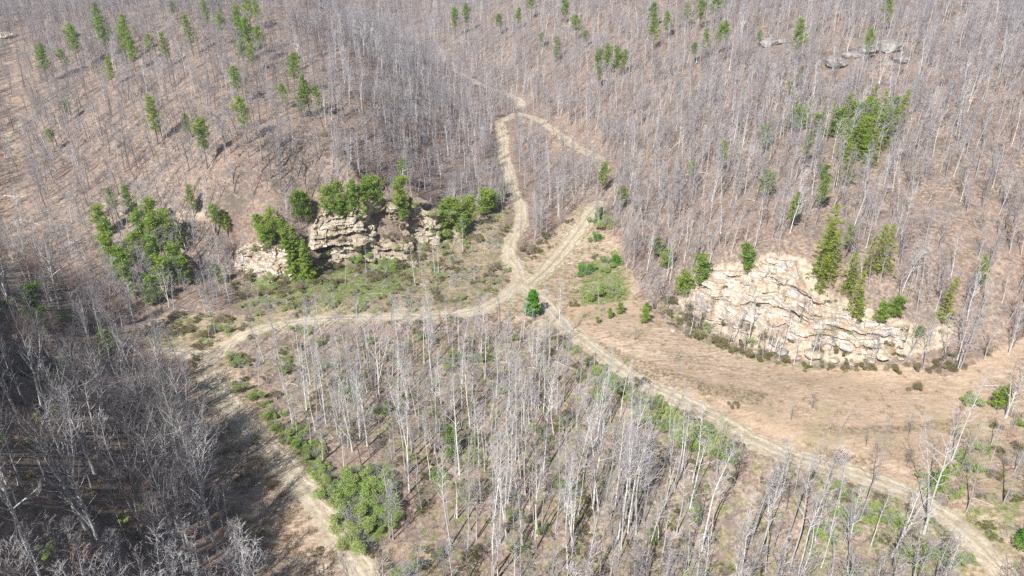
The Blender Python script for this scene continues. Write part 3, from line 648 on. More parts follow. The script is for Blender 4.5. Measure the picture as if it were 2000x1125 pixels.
for k in range(3): PINES[f'hem{k}'] = pine(14, .10, 2.9+.3*k, 'cone', 'hem', .7)
for k in range(4): PINES[f'young{k}'] = pine(8+k*.6, .12, 2.6+.25*(k % 3), 'egg', 'pine', .8)
PINES['cedar0'] = pine(8, .10, 3.1, 'cedar', 'cedar', 1.3)
PINES['darkhem'] = pine(15, .04, 3.3, 'cone', 'pine', 1.2)
def bush(rad, hgt, mat, nl, stems=14, size=.16):
    st, lf = Geo(), Geo(); C = []
    lumps = [(RNG.uniform(-.85, .85)*rad, RNG.uniform(-.85, .85)*rad, RNG.uniform(.25, .95)*hgt, RNG.uniform(.18, .5)*rad) for _ in range(9)]
    for x, y, z, r_ in lumps:
        n = nl//10; d = RNG.normal(size=(n, 3)); d /= np.linalg.norm(d, axis=1)[:, None]
        q = d*(RNG.uniform(.35, 1, n)**.5)[:, None]*r_*(1+.3*fbm(d[:, 0]*3, d[:, 1]*3, d[:, 2]*3, s=4))[:, None]
        q[:, 2] *= hgt/rad*.9; q += (x, y, z); C.append(q[q[:, 2] > .02])
    for k in range(stems):
        a = RNG.uniform(0, 6.3); e = RNG.uniform(.15, .9); b = grow((RNG.normal()*.15, RNG.normal()*.15, -.1), (math.cos(a)*e, math.sin(a)*e, 1), hgt*RNG.uniform(.9, 1.25), .02, 4, .12, 0)
        st.tube(b, np.linspace(.025, .008, 5), 3, 0)
        for j in range(5):
            p, d = interp(b, RNG.uniform(.3, .95)); t_ = grow(p, perp_dir(d, R(40), RNG.uniform(0, 6.3)), hgt*.35, .01, 2, .1, 0); st.tube(t_, [.012, .01, .006], 3, 0)
    lf.leaves(np.concatenate(C), size, 0, .6, .2)
    return st.mesh('stems', [M['twig_g']]), lf.mesh('foliage', [M[mat]]), hgt
BUSH = {}
for k in range(3): BUSH[f'green{k}'] = bush(2.0, 1.8, 'bush', 6200, 26, .105)
for k in range(3): BUSH[f'olive{k}'] = bush(1.7, 1.3, 'olive', 3600, 18, .10)
BUSH['fresh0'] = bush(2.0, 2.0, 'cedar', 6000, 14, .11)
def bare_shrub(h, n, twig):
    g = Geo()
    for k in range(n):
        a = RNG.uniform(0, 6.3); e = RNG.uniform(.1, .8); b = grow((RNG.normal()*.2, RNG.normal()*.2, -.1), (math.cos(a)*e, math.sin(a)*e, 1), h*RNG.uniform(.6, 1.1), .02, 4, .1, 0)
        g.tube(b, np.linspace(.022, .008, 5), 3, 0)
        for j in range(7):
            p, d = interp(b, RNG.uniform(.25, .97)); t_ = grow(p, perp_dir(d, R(RNG.uniform(25, 55)), RNG.uniform(0, 6.3)), h*.3*RNG.uniform(.6, 1.2), .01, 2, .15, .05); g.tube(t_, [.012, .01, .006], 3, 0)
    return g.mesh('bare_shrub', [M[twig]])
def tuft(mat, r_, h, n):
    g = Geo(); C = np.c_[RNG.normal(size=(n, 2))*r_, np.abs(RNG.normal(size=n))*h*.5]; g.leaves(C, h, 0, .22, 1.0); return g.mesh('tuft', [M[mat]])

# ------------------------------------------------------------------ where things stand
def zone(U, V, poly): return inpoly(U, V, poly)
def tree_density(x, y, z):
    """trees per square metre for a place, from the zones"""
    U, V, D = project(x, y, z); d = np.full(U.shape, .050)
    d = d*(1+.8*fbm(x/22, y/22, s=201, o=3))
    far = sstep(300, 600, y); d = d*(1-.3*far)*(.88+.3*sstep(200, 300, y))
    for poly, f in ((Z_FIELD, .0), (Z_JUNC, 0.0), (Z_VALL, .12), (Z_STRIP, .03), (Z_BEND, .1), (Z_SCAR, .1), (Z_CLR, .12), (Z_CLL, .1), (Z_LOWR, .45), (Z_RSIDE, .25), (Z_HOLLOW, .6), (Z_THICK, .12), (Z_LOGGED, .4), (Z_GULLY, .45), (Z_MIDW, 1.3), (Z_DARKW, .46), (Z_CLBASE, .9), (Z_BELOW, .85)):
        d = np.where(zone(U, V, poly), .050*f if f < 1 else d*f, d)
    d = np.where((V < 380) & (U < 620) & (U > 60), d*.75, d)
    d = np.where((U < -20) & (y < 190), .075, d)  # unseen wood left of frame, made dense to shade the near slope
    d = np.where(zone(U, V, [(440,300),(760,250),(800,380),(620,400),(440,420)]), .085, d)
    d = np.where(zone(U, V, [(325,760),(345,860),(395,980),(455,1130),(380,1130),(300,980),(270,850)]), .085, d)
    d = np.where(zone(U, V, [(1465,70),(1570,70),(1570,135),(1465,135)]) | zone(U, V, [(1600,85),(1785,75),(1790,170),(1600,170)]), 0.022, d)
    rd = bilin(RD, x, y); d = np.where(rd < 1.8, 0, d)
    return np.clip(d, 0, .12)
cands = []
g = 2.6
for yy in np.arange(46, 1000, g):
    st = g*(1 if yy < 420 else 1.5)
    hw = yy*.80+40; xs = np.arange(-hw, hw, st); ys = np.full(xs.shape, yy)
    xs = xs+RNG.uniform(-.5, .5, len(xs))*st; ys = ys+RNG.uniform(-.5, .5, len(xs))*g
    cands.append(np.c_[xs, ys, np.full(len(xs), st*g)])
cands = np.concatenate(cands); zc = height(cands[:, 0], cands[:, 1])
keep = RNG.uniform(size=len(cands)) < tree_density(cands[:, 0], cands[:, 1], zc)*cands[:, 2]
T = np.c_[cands[keep, :2], zc[keep]]
U, V, D = project(T[:, 0], T[:, 1], T[:, 2]); Ut, Vt, Dt = project(T[:, 0], T[:, 1], T[:, 2]+18)
vis = ((U > -160) | ((U > -1300) & (T[:, 1] < 190))) & (U < 2160) & (V > -60) & (Vt < 1400) & (T[:, 1] < 980)
T = T[vis]; U, V, D = U[vis], V[vis], D[vis]
Z_LIT = [(405,700),(455,680),(500,780),(640,950),(745,1128),(560,1128),(500,960),(430,820)]
def over(zn, hh):
    u_, v_, _ = project(T[:, 0], T[:, 1], T[:, 2]+hh); return zone(u_, v_, zn)
bad = (over(Z_LIT, 8) | over(Z_LIT, 14) | over(Z_LIT, 20)) & (RNG.uniform(size=len(T)) < .93)
T = T[~bad]; U, V, D = U[~bad], V[~bad], D[~bad]
# kind of tree by zone
kinds = np.empty(len(T), object); scl = np.where(T[:, 1] > 230, RNG.uniform(.6, 1.25, len(T)), RNG.uniform(.7, 1.12, len(T)))*(1+.22*sstep(820, 1000, V)*(V < 1400)); r1 = RNG.uniform(size=len(T))
inM = zone(U, V, Z_MIDW); inD = zone(U, V, Z_DARKW); inV = zone(U, V, Z_VALL) | zone(U, V, Z_CLR) | zone(U, V, Z_CLBASE) | zone(U, V, Z_STRIP); inL = zone(U, V, Z_LOWR) | zone(U, V, Z_RSIDE)
def pick(opts, r): 
    t_ = sum(w for _, w in opts); a = 0
    for k, w in opts:
        a += w/t_
        if r <= a: return k
    return opts[-1][0]
OM = [('tallw0',2),('tallw1',2),('tallw2',2),('tallg0',1),('tallg1',1.2),('tallg2',1),('forkw0',.5),('forkw1',.25),('farb0',.8),('farg2',.8),('pole0',2.6),('pole1',2.6),('bud0',.7),('bud1',.5)]
OD = [('wide0',1.5),('wide1',1.5),('wide2',1.5),('tallg0',1.2),('tallg1',1.2),('tallg2',1),('wider',.7),('pole0',.8),('pole1',.8),('forkw1',.35),('tallw0',.3)]
OV = [('pole0',2),('pole1',2),('bud0',1),('small0',1),('small1',1)]
OL = [('forkw0',1),('forkw1',1),('tallw0',1),('pole0',1),('pole1',1),('bud0',1.5),('bud1',1.5),('small0',.5),('wide0',.4),('tallg0',.5)]
OF = [('farg0',2),('farg1',2),('farg2',2),('farw0',1.4),('farw1',1.4),('farb0',1),('farb1',1),('farr',.7)]
OB = [('farb0',2),('farb1',2),('farg0',1.3),('farg1',1.3),('farw0',.5)]
for i in range(len(T)):
    o = OF
    if inD[i]: o = OD
    elif inM[i]: o = OM
    elif inV[i]: o = OV
    elif inL[i]: o = OL
    elif U[i] < 640 and V[i] < 400: o = OB
    kinds[i] = pick(o, r1[i])
size_px = np.array([TREES[k][2] for k in kinds])*scl/D*FPX
inframe = (U > 0) & (U < 2000) & (V > 40) & (V < 1330)
# woods below a road leave it in view: young growth near the edge
_ru = [430,600,940,1105,1290,1440,1600,1780,1950]; _rv = [680,625,605,640,765,845,908,965,1100]
rvu = np.interp(U, _ru, _rv); Hk = np.array([TREES[k][2] for k in kinds])
for i in range(len(T)):
    if (inM[i] or inL[i]) and V[i] > rvu[i] and U[i] > 430:
        tp = V[i]-Hk[i]*scl[i]/D[i]*FPX*.8
        if tp < rvu[i]-12 and RNG.uniform() < .8:
            kinds[i] = pick([('pole0',2),('pole1',2),('bud0',1),('small1',1)], RNG.uniform()); h_ = TREES[kinds[i]][2]
            want = max((V[i]-rvu[i]+14)*D[i]/FPX/.8, 3.5); scl[i] = float(np.clip(want/h_, .3, 1.1))
    if inV[i]: scl[i] *= .8
size_px = np.array([TREES[k][2] for k in kinds])*scl/D*FPX
rank = np.where(inframe, size_px, 0)
order = np.argsort(-rank); near = set(order[:270].tolist())

LABELS = []  # (object, look phrase, noun, u, v) filled in below, turned into labels at the end
def place(name, parts, p, s, rz, tilt=(0, 0), cat=None, grp=None):
    root = add_obj(name, None, loc=p); root.empty_display_size = .5
    root.scale = (s, s, s); root.rotation_euler = (tilt[0], tilt[1], rz)
    for nm, me in parts: add_obj(nm, me, parent=root)
    root['category'] = cat
    if grp: root['group'] = grp
    return root
LOOK = {'tallw': 'tall white-barked bare tree', 'tallg': 'tall grey bare tree', 'forkw': 'forked white-barked bare tree', 'wide': 'spreading grey bare tree', 'wider': 'red-budded bare tree', 'pole': 'thin pale young bare tree',
        'bud': 'slender tree with greenish buds', 'small': 'small brown bare tree', 'farg': 'grey bare tree', 'farw': 'pale bare tree', 'farb': 'dark-trunked bare tree', 'farr': 'reddish bare tree'}
def look(k): return LOOK['wider'] if k == 'wider' else LOOK['farr'] if k == 'farr' else LOOK[k[:-1]]
def put_tree(p, kind, s, rz, tilt):
    tm, cm, H = TREES[kind]
    o = place('bare_tree', [('trunk', tm), ('crown', cm)], p, s, rz, tilt, 'bare tree', 'leafless trees of the foreground wood')
    LABELS.append((o, look(kind), 'bare tree', *[float(q) for q in project(*(np.array(p)+[0, 0, H*s*.5]))[:2]]))
    return o
for i in sorted(near): put_tree(T[i], kinds[i], scl[i], RNG.uniform(0, 6.3), RNG.normal(size=2)*.045)
# trees that stand out in the photo: photo point of the foot, height in photo pixels, kind
HERO = [(1365,640,70,'pole0'),(1405,655,80,'pole1'),(1432,668,95,'pole0'),(1461,672,130,'tallw0'),(1478,682,85,'pole1'),(1512,690,90,'pole0'),(1535,668,60,'pole1'),(1598,700,80,'bud0'),(1625,672,60,'small1'),(1682,700,75,'pole0'),(1775,680,80,'pole1'),(1800,700,85,'pole0'),(1838,700,70,'pole1'),(1490,700,95,'bud1'),(1232,1010,170,'forkw1'),(1655,1085,165,'forkw0'),(1570,1120,190,'tallw1'),(1448,1120,190,'forkw0'),(1025,960,150,'tallw2'),(1165,860,130,'forkw1'),(1045,740,110,'forkw1'),(985,1050,120,'tallw0'),
        (845,650,110,'forkw0'),(720,870,125,'forkw1'),(262,1010,230,'forkw0'),(250,1140,110,'forkw1'),(330,1150,150,'wide1'),(90,1150,150,'wide0'),(170,1140,150,'wide2'),(1640,845,55,'pole0'),(1618,850,45,'pole1'),
        (1692,870,36,'small1'),(1775,850,42,'small0'),(1770,910,42,'small1'),(1585,800,32,'small0'),(1545,822,34,'small1'),(1240,665,26,'small0'),(1325,705,24,'small1'),(1935,870,95,'tallg0'),(1170,595,48,'pole0'),
        (330,600,72,'forkw1'),(72,540,80,'forkw1'),(1500,1000,120,'tallw0'),(1855,1120,110,'forkw1'),(555,760,105,'forkw0'),(600,800,110,'tallw0'),(1362,760,22,'small0'),(1320,700,20,'small1'),(1560,640,75,'small1'),(1180,840,120,'tallw0')]
for (u, v, hp, k) in HERO:
    p = hit(u, v)
    if p is None: continue
    dep = project(*p)[2]; H = TREES[k][2]; s = hp*dep/FPX/(CP*.98)/H*.93
    put_tree(p, k, float(np.clip(s, .35, 1.5)), RNG.uniform(0, 6.3), RNG.normal(size=2)*.03)

# the rest of the wood, one mass
def scatter(name, pts, meshes, which, scales, label, cat, tilt=.05):
    col = bpy.data.collections.new(name+'_kinds'); keys = list(meshes.keys())
    for i, k in enumerate(keys): col.objects.link(bpy.data.objects.new(f'{chr(97+i)}_{name}', meshes[k]))
    me = bpy.data.meshes.new(name); me.vertices.add(len(pts)); me.vertices.foreach_set('co', np.asarray(pts, np.float32).ravel())
    a = me.attributes.new('which', 'INT', 'POINT'); a.data.foreach_set('value', np.array([keys.index(k) for k in which], np.int32))
    a = me.attributes.new('size', 'FLOAT', 'POINT'); a.data.foreach_set('value', np.asarray(scales, np.float32))
    rot = np.c_[RNG.normal(size=(len(pts), 2))*tilt, RNG.uniform(0, 6.3, len(pts))].astype(np.float32)
    a = me.attributes.new('turn', 'FLOAT_VECTOR', 'POINT'); a.data.foreach_set('vector', rot.ravel())
    ng = bpy.data.node_groups.new(name, 'GeometryNodeTree')
    ng.interface.new_socket('Geometry', in_out='INPUT', socket_type='NodeSocketGeometry'); ng.interface.new_socket('Geometry', in_out='OUTPUT', socket_type='NodeSocketGeometry')
    gi = ng.nodes.new('NodeGroupInput'); go = ng.nodes.new('NodeGroupOutput'); ip = ng.nodes.new('GeometryNodeInstanceOnPoints'); ci = ng.nodes.new('GeometryNodeCollectionInfo')
    ci.inputs['Collection'].default_value = col; ci.inputs['Separate Children'].default_value = True; ci.inputs['Reset Children'].default_value = True
    def at(nm, ty):
        n = ng.nodes.new('GeometryNodeInputNamedAttribute'); n.data_type = ty; n.inputs['Name'].default_value = nm; return [o for o in n.outputs if o.enabled and o.name == 'Attribute'][0]
    L = ng.links.new
    L(gi.outputs[0], ip.inputs['Points']); L(ci.outputs[0], ip.inputs['Instance']); ip.inputs['Pick Instance'].default_value = True
    L(at('which', 'INT'), ip.inputs['Instance Index']); L(at('size', 'FLOAT'), ip.inputs['Scale'])
    er = ng.nodes.new('FunctionNodeEulerToRotation'); L(at('turn', 'FLOAT_VECTOR'), er.inputs[0]); L(er.outputs[0], ip.inputs['Rotation'])
    L(ip.outputs[0], go.inputs[0])
    o = add_obj(name, me, kind='stuff', label=label, category=cat); md = o.modifiers.new('scatter', 'NODES'); md.node_group = ng
    return o
rest = np.array([i for i in range(len(T)) if i not in near])
used = sorted(set(kinds[rest])); wood_meshes = {k: joined(k, 'wood_tree') for k in used}
scatter('woodland', T[rest], wood_meshes, list(kinds[rest]), scl[rest], 'hazy leafless woodland covering the hillsides around the valley', 'woodland')
print('TREES total', len(T), 'near', len(near))

# undergrowth: shrubs, saplings, tufts
def rand_pts(n, ymin=60, ymax=430):
    y = np.sqrt(RNG.uniform(ymin**2, ymax**2, n)); x = RNG.uniform(-1, 1, n)*(y*.78+15); z = height(x, y); return x, y, z
def debris():
    g = Geo(); b = grow((-2.6, 0, .12), (1, 0, 0), 5.2, .1, 6, .05, 0); b[:, 2] = .15+np.abs(b[:, 2])*.3; g.tube(b, np.linspace(.13, .05, 7), 5, 0)
    for k in range(5):
        p, d = interp(b, RNG.uniform(.4, .95)); q = grow(p, perp_dir(d, R(45), RNG.uniform(0, 6.3)), 1.2, .04, 3, .12, 0); g.tube(q, np.linspace(.04, .015, 4), 3, 0)
    return g.mesh('fallen_branch', [M['dead']])
UG = {'debris': debris(), 'bare1': bare_shrub(2.2, 9, 'twig_g'), 'bare2': bare_shrub(3.2, 11, 'twig_w'), 'bare3': bare_shrub(1.6, 9, 'twig_r')}
def joinb(key):
    st, lf, h = BUSH[key]; out = []; vs_, fs, ms = [], [], []; n = 0
    for mi_, me in enumerate((st, lf)):
        v = np.empty(len(me.vertices)*3, np.float32); me.vertices.foreach_get('co', v); f = np.empty(len(me.loops), np.int32); me.loops.foreach_get('vertex_index', f)
        vs_.append(v.reshape(-1, 3)); fs.append(f.reshape(-1, 4)+n); ms += [mi_]*len(me.polygons); n += len(me.vertices)
    return mesh_np('scrub', np.concatenate(vs_), F4=np.concatenate(fs), mats=[st.materials[0], lf.materials[0]], mi=ms)
UG['oliveA'] = joinb('olive0'); UG['oliveB'] = joinb('olive1'); UG['greenA'] = joinb('green0')
x, y, z = rand_pts(40000, 60, 560); u, v, d = project(x, y, z)
dn = .16+.25*fbm(x/12, y/12, s=301, o=3); w_ = np.where(RNG.uniform(size=len(x)) < .4, 'bare1', np.where(RNG.uniform(size=len(x)) < .5, 'bare2', 'bare3')).astype(object)
sc = RNG.uniform(.5, 1.1, len(x))
rr = RNG.uniform(size=len(x))
for poly, f, gshare, kinds_ in ((Z_FIELD, .002, .2, ('oliveA',)), (Z_JUNC, .03, .5, ('oliveA', 'oliveB')), (Z_VALL, .5, .42, ('oliveA', 'oliveB', 'oliveB', 'greenA')), (Z_STRIP, .08, .4, ('oliveA',)), (Z_BEND, .35, .5, ('oliveA', 'oliveB', 'greenA')),
          (Z_MIDW, .6, .36, ('oliveA', 'oliveB', 'greenA', 'oliveA')), (Z_DARKW, .35, .18, ('oliveA', 'greenA')), (Z_LOWR, .5, .4, ('greenA', 'oliveA', 'oliveB')), (Z_THICK, .6, .8, ('greenA', 'greenA', 'oliveA')), (Z_CLR, .05, .3, ('oliveA',)), (Z_RSIDE, .4, .35, ('greenA', 'oliveA'))):
    m = zone(u, v, poly); dn = np.where(m, f*(1+.8*fbm(x/10, y/10, s=303, o=3)), dn)
    ch = RNG.choice(np.array(kinds_, object), len(x)); w_ = np.where(m & (rr < gshare), ch, w_)
w_ = np.where(RNG.uniform(size=len(x)) < .07, 'debris', w_)
edgeR = zone(u, v, [(1290,600),(1345,615),(1450,672),(1600,712),(1850,690),(1930,690),(1860,745),(1760,712),(1600,724),(1450,698),(1345,658),(1290,625)])
dn = np.where(edgeR, .9, dn); w_ = np.where(edgeR & (rr < .45), 'oliveB', w_)
rd = bilin(RD, x, y); dn = np.where(rd < .8, 0, dn)
k = RNG.uniform(size=len(x)) < dn*1.3
scatter('undergrowth', np.c_[x, y, z][k], UG, list(w_[k]), sc[k], 'low tangled undergrowth of bare and olive scrub between the trees', 'undergrowth', .1)
GT = {'straw': tuft('straw', .35, .38, 90), 'strawB': tuft('straw', .5, .28, 110), 'grass': tuft('bush', .4, .3, 90)}
x, y, z = rand_pts(60000, 60, 330); u, v, d = project(x, y, z)
op = zone(u, v, Z_FIELD) | zone(u, v, Z_JUNC) | zone(u, v, Z_STRIP) | zone(u, v, Z_VALL) | zone(u, v, Z_SCAR) | zone(u, v, Z_RSIDE)
gr_ = bilin(M_green, x, y); rd = bilin(RD, x, y)
k = (RNG.uniform(size=len(x)) < np.where(zone(u, v, Z_FIELD), .12, np.where(op, .42, .10))*(1+fbm(x/6, y/6, s=401, o=3))) & (rd > .3)
w_ = np.where(RNG.uniform(size=len(x)) < gr_*.9, 'grass', np.where(RNG.uniform(size=len(x)) < .5, 'straw', 'strawB')).astype(object)
scatter('grass', np.c_[x, y, z][k], GT, list(w_[k]), RNG.uniform(.5, 1.3, len(x))[k], 'tufts of dry tan grass with green patches on the open ground', 'grass', .1)

# ------------------------------------------------------------------ evergreens, each a thing: foot = top + height, photo pixels
EV = []
def ev(kind, *lst): EV.extend((kind, *t_) for t_ in lst)
ev('pine', (94,88,75),(135,98,52),(162,52,85),(200,12,75),(212,35,80),(248,32,92),(265,65,75),(222,112,60),(295,70,50),(330,68,65),(378,34,75),(408,0,60),(435,30,60),(468,12,60),(490,-10,70),(506,0,60),(474,35,70),(493,40,80),(515,55,70),
   (478,80,50),(495,88,60),(343,5,35),(470,133,75),(576,108,85),(558,165,50),(606,150,78),(625,170,62),(590,175,55),(484,192,88),(308,188,95),(405,232,98),(370,222,52),(137,195,42),(108,252,45),
   (890,0,75),(910,-8,75),(975,30,42),(1010,18,42),(1038,-5,45),(1058,65,32),(1085,75,48),(1125,32,52),(1105,0,48),(1185,90,62),(1205,95,62),(1165,100,52),(1215,100,50),(1170,130,42),(1275,30,72),(1272,8,50),(1303,25,50),(1145,60,35),
   (1365,0,62),(1390,-4,55),(1340,10,50),(1355,85,40),(1400,50,60),(1375,60,60),(1415,45,62),(1550,42,85),(1690,60,65),(1728,-10,72),(1483,60,32),(1555,130,42),
   (232,365,62),(262,360,72),(380,362,62),(425,398,62),(445,412,50),(720,350,58),(785,310,50),
   (1410,275,62),(1570,265,62),(1352,315,50),(1175,318,68),(1210,365,50),(1540,375,72),(1595,345,72),(1915,500,70),(1655,440,60),(1540,160,40))
ev('young', (1680,190,60),(1702,205,62),(1735,190,60),(1672,250,60),(1690,268,56),(1655,235,56),(1712,225,62),(1640,215,56),(1665,200,58),(1725,212,58),(1685,228,64),(1650,265,52),(1590,222,45),(1560,212,45),(300,385,60),(285,415,70),(312,415,75),(330,408,70),(270,448,75),(252,478,75),(300,465,80),(345,478,70),(322,500,62),(365,500,55),(265,518,62),(300,540,55),(205,400,60),(213,428,70),(226,452,70),(240,490,70),(350,430,55),(430,515,40),
   (515,420,55),(535,412,60),(560,428,60),(528,440,45),(585,372,60),(602,376,60),(640,366,50),(660,358,60),(690,352,62),(706,362,62),(738,345,55),(780,345,60),(785,378,50),(900,390,62),(905,420,45),(920,385,52),(945,370,52),(962,372,42),(985,356,30),(875,385,60),(800,385,30),(672,385,40),
   (65,555,75),(90,600,52),(210,645,45),(320,718,62),(315,790,40),(326,815,40),(1495,335,48),(1495,245,45),(1605,320,30),(1460,478,58),(1370,498,60),(1335,530,50),(1718,590,42),(1745,575,45),(1540,560,0),
   (1210,592,22),(1190,603,20),(1168,618,14),(1258,602,30),(1262,592,18),(1300,485,40),(1285,462,40),(882,840,60),(1945,755,45),(1820,905,60),(1790,635,25))
ev('hem', (1690,165,80),(1715,180,92),(1745,175,92),(1650,185,90),(1665,220,95),(1690,225,90),(1620,200,70),(1600,210,60),(1545,190,60),(1575,190,52),(1650,278,85),(1700,250,80),(1722,215,80),(1635,240,70),
   (1612,400,115),(1598,430,120),(1618,452,100),(1656,490,90),(1666,525,95),(1676,570,60),(1702,435,95),(1725,440,100),(1690,478,62),(1840,540,92),(1600,500,75))
ev('darkhem', (590,440,98),(602,462,85),(578,448,85),(868,395,70))
ev('cedar', (1040,570,50))
EVLOOK = {'pine': 'green pine on a bare lower trunk', 'young': 'bushy young green pine', 'hem': 'yellow-green layered hemlock', 'darkhem': 'dark green hemlock', 'cedar': 'bright green cedar standing alone at the junction'}
for (kind, u, vt, hp) in EV:
    if hp < 5: continue
    p = hit2(u, vt+hp)
    if p is None: continue
    key = kind if kind == 'darkhem' else kind+str(RNG.integers(0, {'pine': 4, 'young': 4, 'hem': 3, 'cedar': 1}[kind]))
    tm, fm, H = PINES[key]; dep = project(*p)[2]; ang = math.asin((CAM[2]-p[2])/np.linalg.norm(p-CAM)); s = hp*dep/FPX/math.cos(ang)/H
    s = float(np.clip(s, .18, 1.6))
    o = place('pine_tree' if kind in ('pine', 'young') else {'hem': 'hemlock_tree', 'darkhem': 'hemlock_tree', 'cedar': 'cedar_tree'}[kind], [('trunk', tm), ('foliage', fm)], p, s, RNG.uniform(0, 6.3), RNG.normal(size=2)*.03,
              {'pine': 'pine tree', 'young': 'pine tree', 'hem': 'hemlock tree', 'darkhem': 'hemlock tree', 'cedar': 'cedar tree'}[kind], {'pine': 'pines on the hills', 'young': 'young pines around the rock faces', 'hem': 'hemlocks on the right slope', 'darkhem': 'hemlocks by the left cliff'}.get(kind))
    wf = 1.25 if hp < 60 and kind != 'cedar' else 1.0
    o.scale = (s*wf, s*wf, s)
    LABELS.append((o, EVLOOK[kind], 'evergreen', u, vt+hp*.4))
# bushes: photo point of the middle, width in photo pixels
BL = []
def bl(kind, *lst): BL.extend((kind, *t_) for t_ in lst)
bl('fresh', (1160,432,30),(1182,418,26),(1163,470,20),(1150,526,30),(1195,510,34),(1975,1045,62),(1948,772,16))
bl('green', (1176,440,30),(1180,520,26),(1155,572,36),(1185,572,34),(1212,574,34),(1135,572,24),(868,452,38),(905,440,34),(890,420,30),(945,405,34),(960,392,30),(780,1108,44),
   (560,830,36),(585,865,40),(610,890,44),(640,930,50),(665,955,56),(700,930,56),(735,930,56),(690,980,60),(730,975,60),(755,950,50),(670,1000,56),(710,1020,60),(745,1010,56),(720,1055,56),(690,1040,44),(650,975,44),(620,860,36),(765,1000,40),
   (465,715,34),(480,752,26),(455,700,24),(505,770,26),(520,790,26),(545,800,30),(1185,772,40),(1215,765,36),(1240,780,36),(1270,795,36),(1380,860,44),(1420,880,46),(1350,870,40),(1300,830,36),(1165,745,36),(1205,740,30),
   (1830,940,46),(1812,955,34),(1880,905,40),(1860,965,36),(1900,790,36),(1880,780,30),(1615,1045,44),(1700,1005,50),(1740,1010,44),(1790,1090,50),(1820,1075,44),(1660,1010,40),(520,545,24),(640,600,26),(575,640,26),(735,500,30),(760,512,30))
bl('olive', (640,462,24),(672,474,26),(700,478,26),(735,470,28),(765,455,24),(790,440,22),(810,425,20),(655,480,20),(715,462,20),(625,478,24),(480,488,18),(520,486,18),(800,465,24),(1350,600,22),(1370,620,26),(1410,632,26),(1450,640,28),(1500,655,30),(1540,662,26),(1590,672,30),(1640,680,30),(1690,676,26),(1740,668,28),(1420,560,14),(1480,590,18))
bl('green', (650,410,26),(700,420,22),(760,400,24),(790,415,22),(820,398,20),(850,420,18),(640,500,26),(690,505,26),(740,505,26),(790,490,28),(500,482,20),(550,478,20),(1350,560,16),(1395,640,26),(1470,672,26),(1655,650,16))
bl('olive', (300,630,34),(330,650,36),(365,640,36),(400,650,34),(430,625,34),(420,640,30),(350,620,30),(275,650,30),(500,540,30),(560,545,34),(590,560,36),(620,545,36),(660,550,36),(700,520,36),(740,530,40),(780,520,36),(600,580,34),(530,570,30),
   (650,520,30),(820,500,30),(850,510,30),(800,540,26),(1030,482,36),(1052,470,26),(1075,455,26),(970,520,34),(955,530,30),(880,525,26),(930,465,30),(985,450,24),(1040,500,22),(1100,430,26),(1280,600,30),(1305,610,34),(1330,628,34),(1360,650,34),(1400,668,34),(1440,682,34),(1480,695,34),
   (1520,705,30),(1570,712,30),(1620,715,30),(1660,712,30),(1700,712,34),(1745,715,36),(1790,715,40),(1830,710,40),(1870,705,34),(1300,580,30),(1320,590,28),(1430,790,22),(1255,745,30),(1640,975,36),(1560,960,34),(480,930,34),(530,945,26),(490,860,22),(1790,750,30))
BLOOK = {'fresh': 'bright green leafy bush', 'green': 'leafy green bush', 'olive': 'sparse olive-brown shrub'}
for (kind, u, v, wp) in BL:
    u += RNG.normal()*wp*.18; v += RNG.normal()*wp*.12; wp *= RNG.uniform(.75, 1.2); p = hit2(u, v+wp*.18)
    if p is None: continue
    key = kind+str(RNG.integers(0, {'fresh': 1, 'green': 3, 'olive': 3}[kind])); st, lf, h = BUSH[key]; s = wp/FPX*project(*p)[2]/3.6
    o = place('bush' if kind != 'olive' else 'shrub', [('stems', st), ('foliage', lf)], p, float(s), RNG.uniform(0, 6.3), (0, 0), 'bush' if kind != 'olive' else 'shrub', 'leafy bushes by the tracks' if kind != 'olive' else 'olive shrubs around the open ground')
    o.scale[2] = s*RNG.uniform(.75, 1.2)
    LABELS.append((o, BLOOK[kind], 'bush', u, v))
# blossoming shrub by the field road
g1 = Geo(); C = np.concatenate([RNG.normal(size=(60, 3))*[.35, .35, .5]+[RNG.uniform(-1, 1), RNG.uniform(-1, 1), RNG.uniform(1.5, 5)] for _ in range(16)]); g1.leaves(C, .16, 0, .9)
sh = bare_shrub(4.5, 8, 'twig_w'); p = hit(1642, 912)
place('flowering_tree', [('stems', sh), ('blossom', g1.mesh('blossom', [M['blossom']]))], p, 1.0, 0, (0, 0), 'flowering tree')['label'] = 'small tree covered in pinkish white blossom beside the field road'

